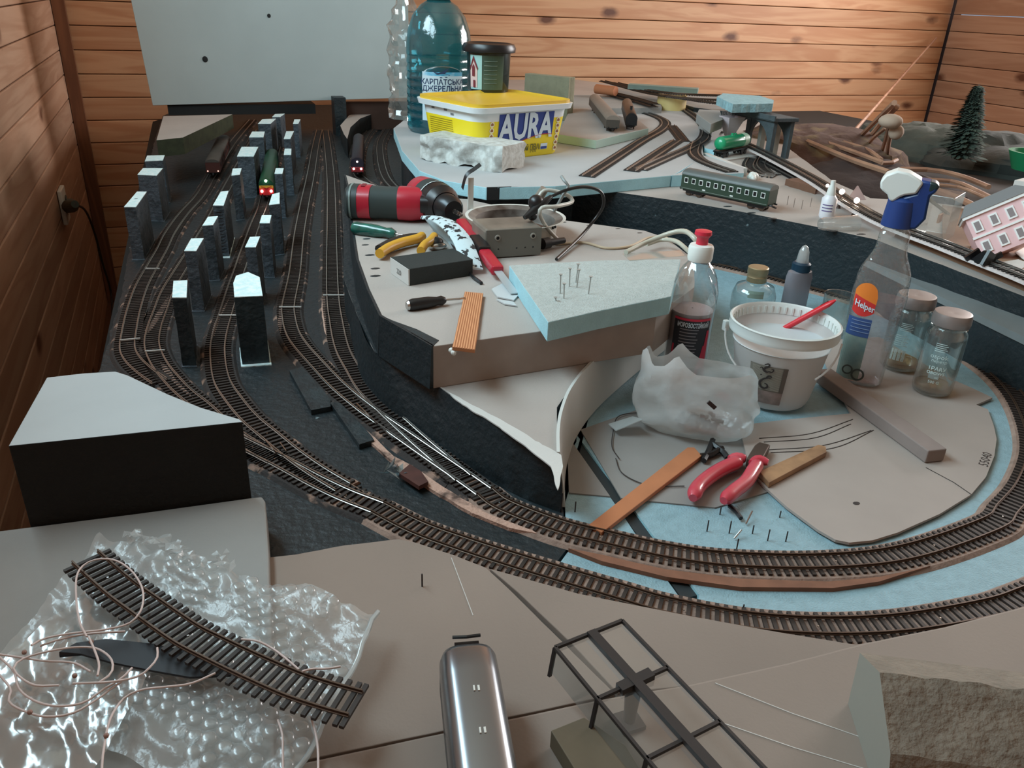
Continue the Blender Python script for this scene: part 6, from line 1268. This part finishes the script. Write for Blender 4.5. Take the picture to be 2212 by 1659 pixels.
# curled card and white wedge before the house
board('card_wedge', 'small folded white card wedge in front of the cardboard', 'card', [(2142, 569), (2200, 560), (2226, 570), (2200, 584), (2160, 578)], ZC+.016, .001, FOAM)
board('card_wedge', 'white card lying at the foot of the pink house', 'card', [(2192, 545), (2235, 522), (2260, 540), (2212, 560)], ZC+.006, .001, WHITEP)
t = solo('open_wagon', 'black open frame model wagon on the raised track', 'train', G().bar(P(2096, 552, ZC+.016), P(2140, 570, ZC+.016), .022, .004).bar(P(2098, 546, ZC+.024), P(2104, 556, ZC+.018), .004, .02).bar(P(2116, 549, ZC+.026), P(2122, 566, ZC+.018), .004, .02).bar(P(2128, 556, ZC+.026), P(2140, 566, ZC+.018), .004, .02).bar(P(2146, 552, ZC+.024), P(2150, 562, ZC+.018), .003, .02), BLACKPL)
# clear plastic box behind the spray bottle, white paper triangle
p = P(2018, 512, ZC+.002); t = thing('clear_box', 'clear plastic box standing behind the spray bottle handle', 'box', p, .5)
part('shell', G().box((0, 0, .033), (.062, .04, .066)), clear('box_clear', (.86, .88, .86, 1), .12, .08, .6), t, bevel=.001); part('inner_label', G().box((.004, 0, .028), (.018, .003, .012)), M('label_peach', c8(196, 150, 122), .6), t)
g = G(); g.bar(P(1993, 420, ZC+.07), P(2048, 462, ZC+.03), .005, .003); solo('white_skewer', 'thin white stick slanting over the clear box', 'stick', g, WHITEP)
q = P(1848, 432, ZC+.012); g = G(); g.loft([[q+Vector((-.02, 0, 0)), q+Vector((.02, -.004, 0)), q+Vector((0, .012, 0))], [q+Vector((-.002, .002, zat(q, 402)-q.z)), q+Vector((.001, .002, zat(q, 402)-q.z)), q+Vector((0, .003, zat(q, 402)-q.z))]]); solo('paper_cone', 'small white paper peak standing behind the lit lamps', 'paper', g, M('paper_pink', 0))
# street lamps that are lit
for i, (bx, by, tx, ty) in enumerate(((1811, 450, 1812, 414), (1843, 467, 1843, 433), (1781, 432, 1782, 401))):
    b = P(bx, by, ZC); zt = zat(b, ty); t = thing('street_lamp', ['left lit model street lamp by the small glue bottle', 'right lit model street lamp by the small glue bottle', 'faint model street lamp behind the small glue bottle'][i], 'lamp', b)
    part('post', G().tube([b, Vector((b.x, b.y, zt-.003))], .0011, 6), M('post_brown', c8(70, 46, 36), .5), t, True); part('base', G().lathe([(.004, 0), (.003, .004), (.0005, .005)], 10, b), M('post_brown', 0), t, True)
    part('bulb', G().ball(Vector((b.x, b.y, zt)), .0045 if i < 2 else .003, 10), M('bulb', c8(255, 230, 210), .3, emit=(1, .78, .6, 1), es=26) if i < 2 else M('bulb_faint', c8(255, 230, 210), .3, emit=(1, .85, .75, 1), es=4), t, True)
# small glue bottle and overturned clear cup
p = P(1784, 470, ZC); zt = zat(p, 390)-ZC; r = 16*mpp(p); t = thing('dropper_bottle', 'small white dropper bottle standing at the plateau edge', 'bottle', p)
part('body', G().lathe([(r*.9, 0), (r, .003), (r, zt*.52), (r*.6, zt*.62)], 24, cap=True), M('bottle_white', c8(224, 222, 226), .35), t, smooth=40); part('cap', G().lathe([(r*.62, zt*.6), (r*.5, zt*.8), (r*.32, zt*.88), (r*.3, zt), (.0005, zt*1.01)], 20, cap=True), WHITEP, t, smooth=40)
fa = faceang(p); g = G()
for k in range(3): w3 = wrapped(r+.0004, fa-.8, fa+.6, zt*(.2+.08*k), zt*(.2+.08*k)+.0016, 6); g.add(w3.v, w3.f)
part('printed_lines', g, M('print_violet', c8(110, 96, 140), .5), t, kind='stuff')
a, b = P(1772, 484, ZC+.010), P(1850, 482, ZC+.010); solo('clear_cup', 'small clear cup lying on its side below the dropper bottle', 'cup', G().tube([a, a.lerp(b, .1), b], [.008, .010, .0125], 20), clear('cup_clear', (.9, .93, .93, 1), .15, .06, .8), smooth=50)
solo('white_flake', 'white plastic flake before the clear box', 'scrap', G().ball(P(2004, 517, ZC+.004), .008, 8, (1.4, .5, .4)), WHITEP)
# black clips on the outer far side behind the jars
for i, (x, y) in enumerate(((2052, 634), (2090, 655), (2112, 664))):
    b = P(x, y, .012); solo('track_clip', ['left small black clip behind the right jar', 'middle small black clip behind the right jar', 'right small black clip behind the right jar'][i], 'clip', G().box(b, (.012, .008, .016)).box(b+Vector((0, 0, .009)), (.010, .004, .002)), BLACKPL)
# ------------------------------------------------------------------ foreground: bubble wrap, loose track, wires
ZW = .040
A0, A1, B0, B1 = P(215, 1165, ZW), P(822, 1337, ZW), P(-70, 1500, ZW), P(600, 1760, ZW)
def wrap_pt(u, v):
    q = A0.lerp(A1, u).lerp(B0.lerp(B1, u), v); q = q.copy()
    q += Vector((noise.noise(Vector((u*7, v*7, 1)))*.006*(1-min(1, 6*v))*1.5, noise.noise(Vector((u*9, v*5, 4)))*.006, 0))
    q.z = ZW-.002+.007*(noise.noise(Vector((u*4.2, v*4.2, 2)))+.4)+.005*max(0, 1-6*v)*(1+noise.noise(Vector((u*22, v*9, 3))))+.0028*noise.noise(Vector((u*17, v*17, 5)))
    return q
NU, NV = 70, 60; g = G(); vs = [wrap_pt(i/NU, j/NV) for j in range(NV+1) for i in range(NU+1)]
g.add(vs, [(j*(NU+1)+i, j*(NU+1)+i+1, (j+1)*(NU+1)+i+1, (j+1)*(NU+1)+i) for j in range(NV) for i in range(NU)])
FILM = clear('bubble_film', (.93, .95, .95, 1), .36, .28, .35, c8(232, 236, 236), bump=.4, bs=120, base=.03)
t = thing('bubble_wrap', 'crumpled sheet of clear bubble wrap under the loose curved track', 'bubble wrap', P(300, 1350, ZW-.005))
part('film', g, FILM, t, True, smooth=80)
g = G(); eu = (A1-A0).length; ev = (B0-A0).length; sp = .0103; nb = 0
BUB = clear('bubble_dome', (.94, .96, .96, 1), .20, .20, .45, c8(232, 236, 236), base=.03)
rows = int(ev/(sp*.866))
for j in range(rows):
    for i in range(int(eu/sp)):
        u = (i+.5+(.5 if j % 2 else 0))*sp/eu; v = (j+.5)*sp*.866/ev
        if u < .30-.12*v or u > .985: continue
        if noise.noise(Vector((u*5, v*5, 9))) < -.32: continue
        c = wrap_pt(u, v); r_ = sp*.44; n = 12; rings = []
        for k, (rr, zz) in enumerate(((1.08, 0), (.98, .22), (.80, .36), (.45, .44))):
            rings.append([c+Vector((math.cos(2*PI*m/n)*r_*rr, math.sin(2*PI*m/n)*r_*rr, zz*r_*1.1+.0003)) for m in range(n)])
        base = len(g.v); g.loft(rings, False); g.f.append(tuple(base+3*n+m for m in range(n))); g.m.append(0); nb += 1
part('bubbles', g, BUB, t, True, smooth=60, kind='stuff')
ed = [wrap_pt(.995, v/20)+Vector((0, 0, .001)) for v in range(21)]
part('folded_edge', G().tube(ed, .0016, 6), clear('fold_white', (.9, .92, .92, 1), .7, .2, .6, c8(226, 232, 232)), t, True, smooth=60)
g = G()
for k in range(26):
    c = wrap_pt(.12+.40*k/26, 0)+Vector((random.uniform(-.004, .004), random.uniform(-.003, .006), random.uniform(0, .006))); pts = []
    for m in range(7): a = 2*PI*m/7; pts.append(c+Vector((math.cos(a)*random.uniform(.003, .007), math.sin(a)*random.uniform(.002, .006), random.uniform(-.002, .005))))
    g.add([c+Vector((0, 0, .003))]+pts, [(0, 1+m, 1+(m+1) % 7) for m in range(7)])
part('torn_edge', g, FILM, t, True, kind='stuff')
# glossy smooth film lying over the left
g = G(); L0, L1, L2, L3 = P(238, 1230, .045), P(330, 1440, .046), P(150, 1760, .046), P(-160, 1560, .046); n = 26
vs = []
for j in range(n+1):
    for i in range(n+1): u, v = i/n, j/n; q = L0.lerp(L1, u).lerp(L3.lerp(L2, u), v); q = q+Vector((0, 0, .004*noise.noise(Vector((u*3, v*6, 11)))+.003*noise.noise(Vector((u*9, v*16, 2))))); vs.append(q)
g.add(vs, [(j*(n+1)+i, j*(n+1)+i+1, (j+1)*(n+1)+i+1, (j+1)*(n+1)+i) for j in range(n) for i in range(n)])
solo('glossy_film', 'shiny smooth plastic film at the left edge beneath the wires', 'film', g, clear('film_glossy', (.94, .96, .96, 1), .24, .16, .7, c8(228, 232, 230), bump=.4, bs=40, base=.08), smooth=80)
# dark tapering strip
g = G(); top_ = [(128, 1408), (165, 1388), (230, 1380), (330, 1390), (420, 1410), (500, 1440)]; bo = [(128, 1416), (175, 1412), (240, 1430), (330, 1448), (410, 1462), (500, 1458)]
rr = []
for a, b in zip(top_, bo): q0, q1 = P(*a, .052), P(*b, .050); rr.append([q0, q1, q1-Vector((0, 0, .0015)), q0-Vector((0, 0, .0015))])
g.loft(rr); solo('dark_strip', 'dark blue black tapering strip beneath the loose curved track', 'strip', g, M('strip_navy', c8(30, 32, 38), .6))
# the loose flexible track
ZF = .056
fl = T('flex_track', 'loose curved piece of track with open sleepers on the bubble wrap', [(186, 1210), (229, 1249), (268, 1282), (311, 1313), (400, 1375), (455, 1404), (512, 1432), (575, 1461), (638, 1488), (705, 1510), (769, 1528)], ZF, bed=False, single=True, spc=.0060, sw=.0027, mats=(SLEEP, RAILB, CORK))
WR = M('wire_pink', c8(206, 190, 186), .45)
zx = lambda pts, z=.062: [P(x/2.665, 1150+y/2.665, z+(.004*noise.noise(Vector((x*.01, y*.01, 3))))) for x, y in pts]
W_ = [('thin pinkish wire looping over the upper end of the loose track', [(500, 600), (460, 520), (440, 400), (440, 260), (480, 190), (560, 155), (660, 160), (750, 215), (810, 300), (825, 380), (805, 460), (740, 525), (600, 560), (420, 580), (260, 610), (180, 650)], .064),
      ('thin wire crossing from the track to the left edge', [(720, 570), (500, 585), (330, 620), (230, 655)], .060),
      ('outermost wide wire loop at the lower left', [(-20, 800), (60, 900), (50, 970), (120, 1020), (260, 1060), (420, 1040), (560, 960), (640, 900), (700, 860)], .058),
      ('second wide wire loop at the lower left', [(0, 720), (80, 800), (110, 900), (200, 970), (330, 1000), (480, 980), (600, 900), (700, 840), (760, 780)], .060),
      ('small inner wire loop at the lower left', [(340, 880), (200, 880), (100, 820), (80, 770), (150, 720), (300, 680), (450, 660), (560, 670), (640, 730), (640, 810), (560, 870)], .062),
      ('wire with the bright kink falling to the bottom edge', [(1240, 810), (1100, 870), (950, 890), (820, 905), (720, 950), (650, 1040), (620, 1120), (605, 1200), (590, 1300), (585, 1400)], .060),
      ('wire hooking up beside the dark strip', [(905, 665), (905, 720), (860, 780), (790, 830), (640, 860), (420, 870)], .062),
      ('wire dropping across the dark strip', [(510, 600), (545, 680), (570, 760), (560, 830)], .064),
      ('wire running from the left edge under the loops', [(-20, 700), (120, 720), (260, 740), (420, 750), (520, 800)], .058),
      ('pale wire at the bottom right of the bubble wrap', [(1600, 1080), (1625, 1160), (1628, 1260), (1630, 1400)], .050),
      ('second pale wire at the bottom right of the bubble wrap', [(1790, 1060), (1815, 1150), (1830, 1250), (1832, 1400)], .050),
      ('short pale wire tip pointing right of the track end', [(1740, 800), (1800, 785), (1880, 785), (1960, 772)], .062),
      ('curved wire to the right of the loose track middle', [(1390, 615), (1480, 625), (1570, 670), (1650, 730), (1720, 790)], .060)]
for i, (lb, pts, z) in enumerate(W_): cable('wire', lb, zx(pts, z), .00062, WR, 'wire', step=.004)
for i, (x, y) in enumerate(((140, 690), (525, 630), (430, 825), (172, 1035), (612, 1170))): solo('wire_knot', ['knot at the far left of the wires', 'knot above the dark strip', 'knot inside the small wire loop', 'knot on the outermost wire loop', 'knot on the wire falling to the bottom edge'][i], 'knot', G().ball(zx([(x, y)], .062)[0], .0014, 8), M('knot_brown', c8(150, 120, 110), .6))
# pin and cracks
b = P(912, 1267, .022); solo('dark_pin', 'single dark pin standing in the beige foreground board', 'pin', G().tube([b, b+Vector((0, 0, zat(b, 1240)-.022))], .0006, 6), INK)
# canopy frame model
zc_ = .062; TL, TR, L1_, = P(1199, 1399, zc_), P(1344, 1341, zc_), P(1283, 1513, zc_)
ac = (TR-TL); Wc = ac.length; al = (L1_-TL); ab = al.length; al.normalize(); ac.normalize(); al = (al-ac*al.dot(ac)).normalized() if abs(al.dot(ac)) < .15 else al
t = thing('canopy_model', 'dark framed clear roofed model canopy in the bottom foreground', 'model', (TL+TR)/2); FRM = M('frame_dark', c8(42, 38, 38), .5); n = 4
pt = lambda u, v, z=0: TL+ac*(Wc*u)+al*(ab*v)+Vector((0, 0, z))
part('side_rail', G().bar(pt(0, 0), pt(0, n), .0018, .0022), FRM, t, True); part('side_rail', G().bar(pt(1, 0), pt(1, n), .0018, .0022), FRM, t, True)
part('centre_beam', G().bar(pt(.52, 0, .001), pt(.52, n, .001), .0058, .0034), FRM, t, True)
PAN = clear('canopy_pane', (.92, .93, .92, 1), .08, .06, .6, base=.05)
for k in range(n+1):
    part('cross_bar', G().bar(pt(0, k), pt(1, k), .0020, .0022), FRM, t, True)
    part('bracket', G().bar(pt(0, k), pt(-.06, k+.02, -.020), .0018, .0022), FRM, t, True)
    if k < n:
        for u0, u1 in ((.02, .47), (.57, .98)): g = G(); q = [pt(u0, k+.02, -.0012), pt(u1, k+.02, -.0012), pt(u1, k+.98, -.0012), pt(u0, k+.98, -.0012)]; g.add(q, [(0, 1, 2, 3)]); part('roof_pane', g, PAN, t, True)
        g = G(); q = [pt(0, k+.02, -.001), pt(0, k+.98, -.001), pt(-.05, k+.98, -.017), pt(-.05, k+.02, -.017)]; g.add(q, [(0, 1, 2, 3)]); part('side_pane', g, clear('skirt_pane', (.8, .84, .84, 1), .25, .08, .7, c8(150, 160, 160)), t, True)
for k in (1, 3): 
    part('column_head', G().bar(pt(.30, k), pt(.76, k, .001), .0062, .004), FRM, t, True)
    q = pt(.52, k, -.002); part('column', G().tube([q, Vector((q.x, q.y, .0312))], [.005, .0032], 10), FRM, t, True, smooth=40); part('column_foot', G().box((q.x, q.y, .0315), (.014, .014, .003)), FRM, t, True)
# wood offcut below the canopy
q = [P(x, y, .043) for x, y in ((1190, 1578), (1262, 1549), (1352, 1610), (1420, 1720), (1290, 1740))]; g = G().prism([v.xy for v in q], .0305, .043); solo('wood_offcut', 'dull brown wood offcut lying beneath the canopy model', 'offcut', g, M('offcut', c8(108, 94, 74), .7, var=.2, vs=30), bevel=.0005)
# foam chunk bottom right
fa_, fb_ = P(1905, 1453, .085), P(2250, 1496, .085); ex = (fb_-fa_).normalized(); ey = Vector((ex.y, -ex.x, 0))
cs = [(.0, .085), (.034, .064), (.047, .0305), (.012, .030), (-.030, .030), (-.030, .070)]
g = G(); rings = []
for k in range(30):
    x = .16*k/29; row = []
    for i in range(len(cs)):
        (y0, z0a), (y1, z1a) = cs[i], cs[(i+1) % len(cs)]
        for m in range(6): y, z = y0+(y1-y0)*m/6, z0a+(z1a-z0a)*m/6; q = fa_+ex*(x+(.006*(z-.06)*-8 if k == 0 else 0))+ey*y; q.z = max(.0301, z+(noise.noise(Vector((q.x*90, q.y*90, z*90)))*.0022 if 0 < k and i < 2 and z > .033 else 0)); row.append(q)
    rings.append(row)
g.loft(rings); g.m = [0]*(len(g.f)-2)+[1, 1]
solo('foam_chunk', 'rough brownish foam chunk with a smooth pale end face in the bottom right corner', 'chunk', g, [M('foam_rough', c8(132, 120, 106), .9, var=.2, vs=60, bump=1, bs=250), M('foam_end', c8(152, 150, 140), .7)])
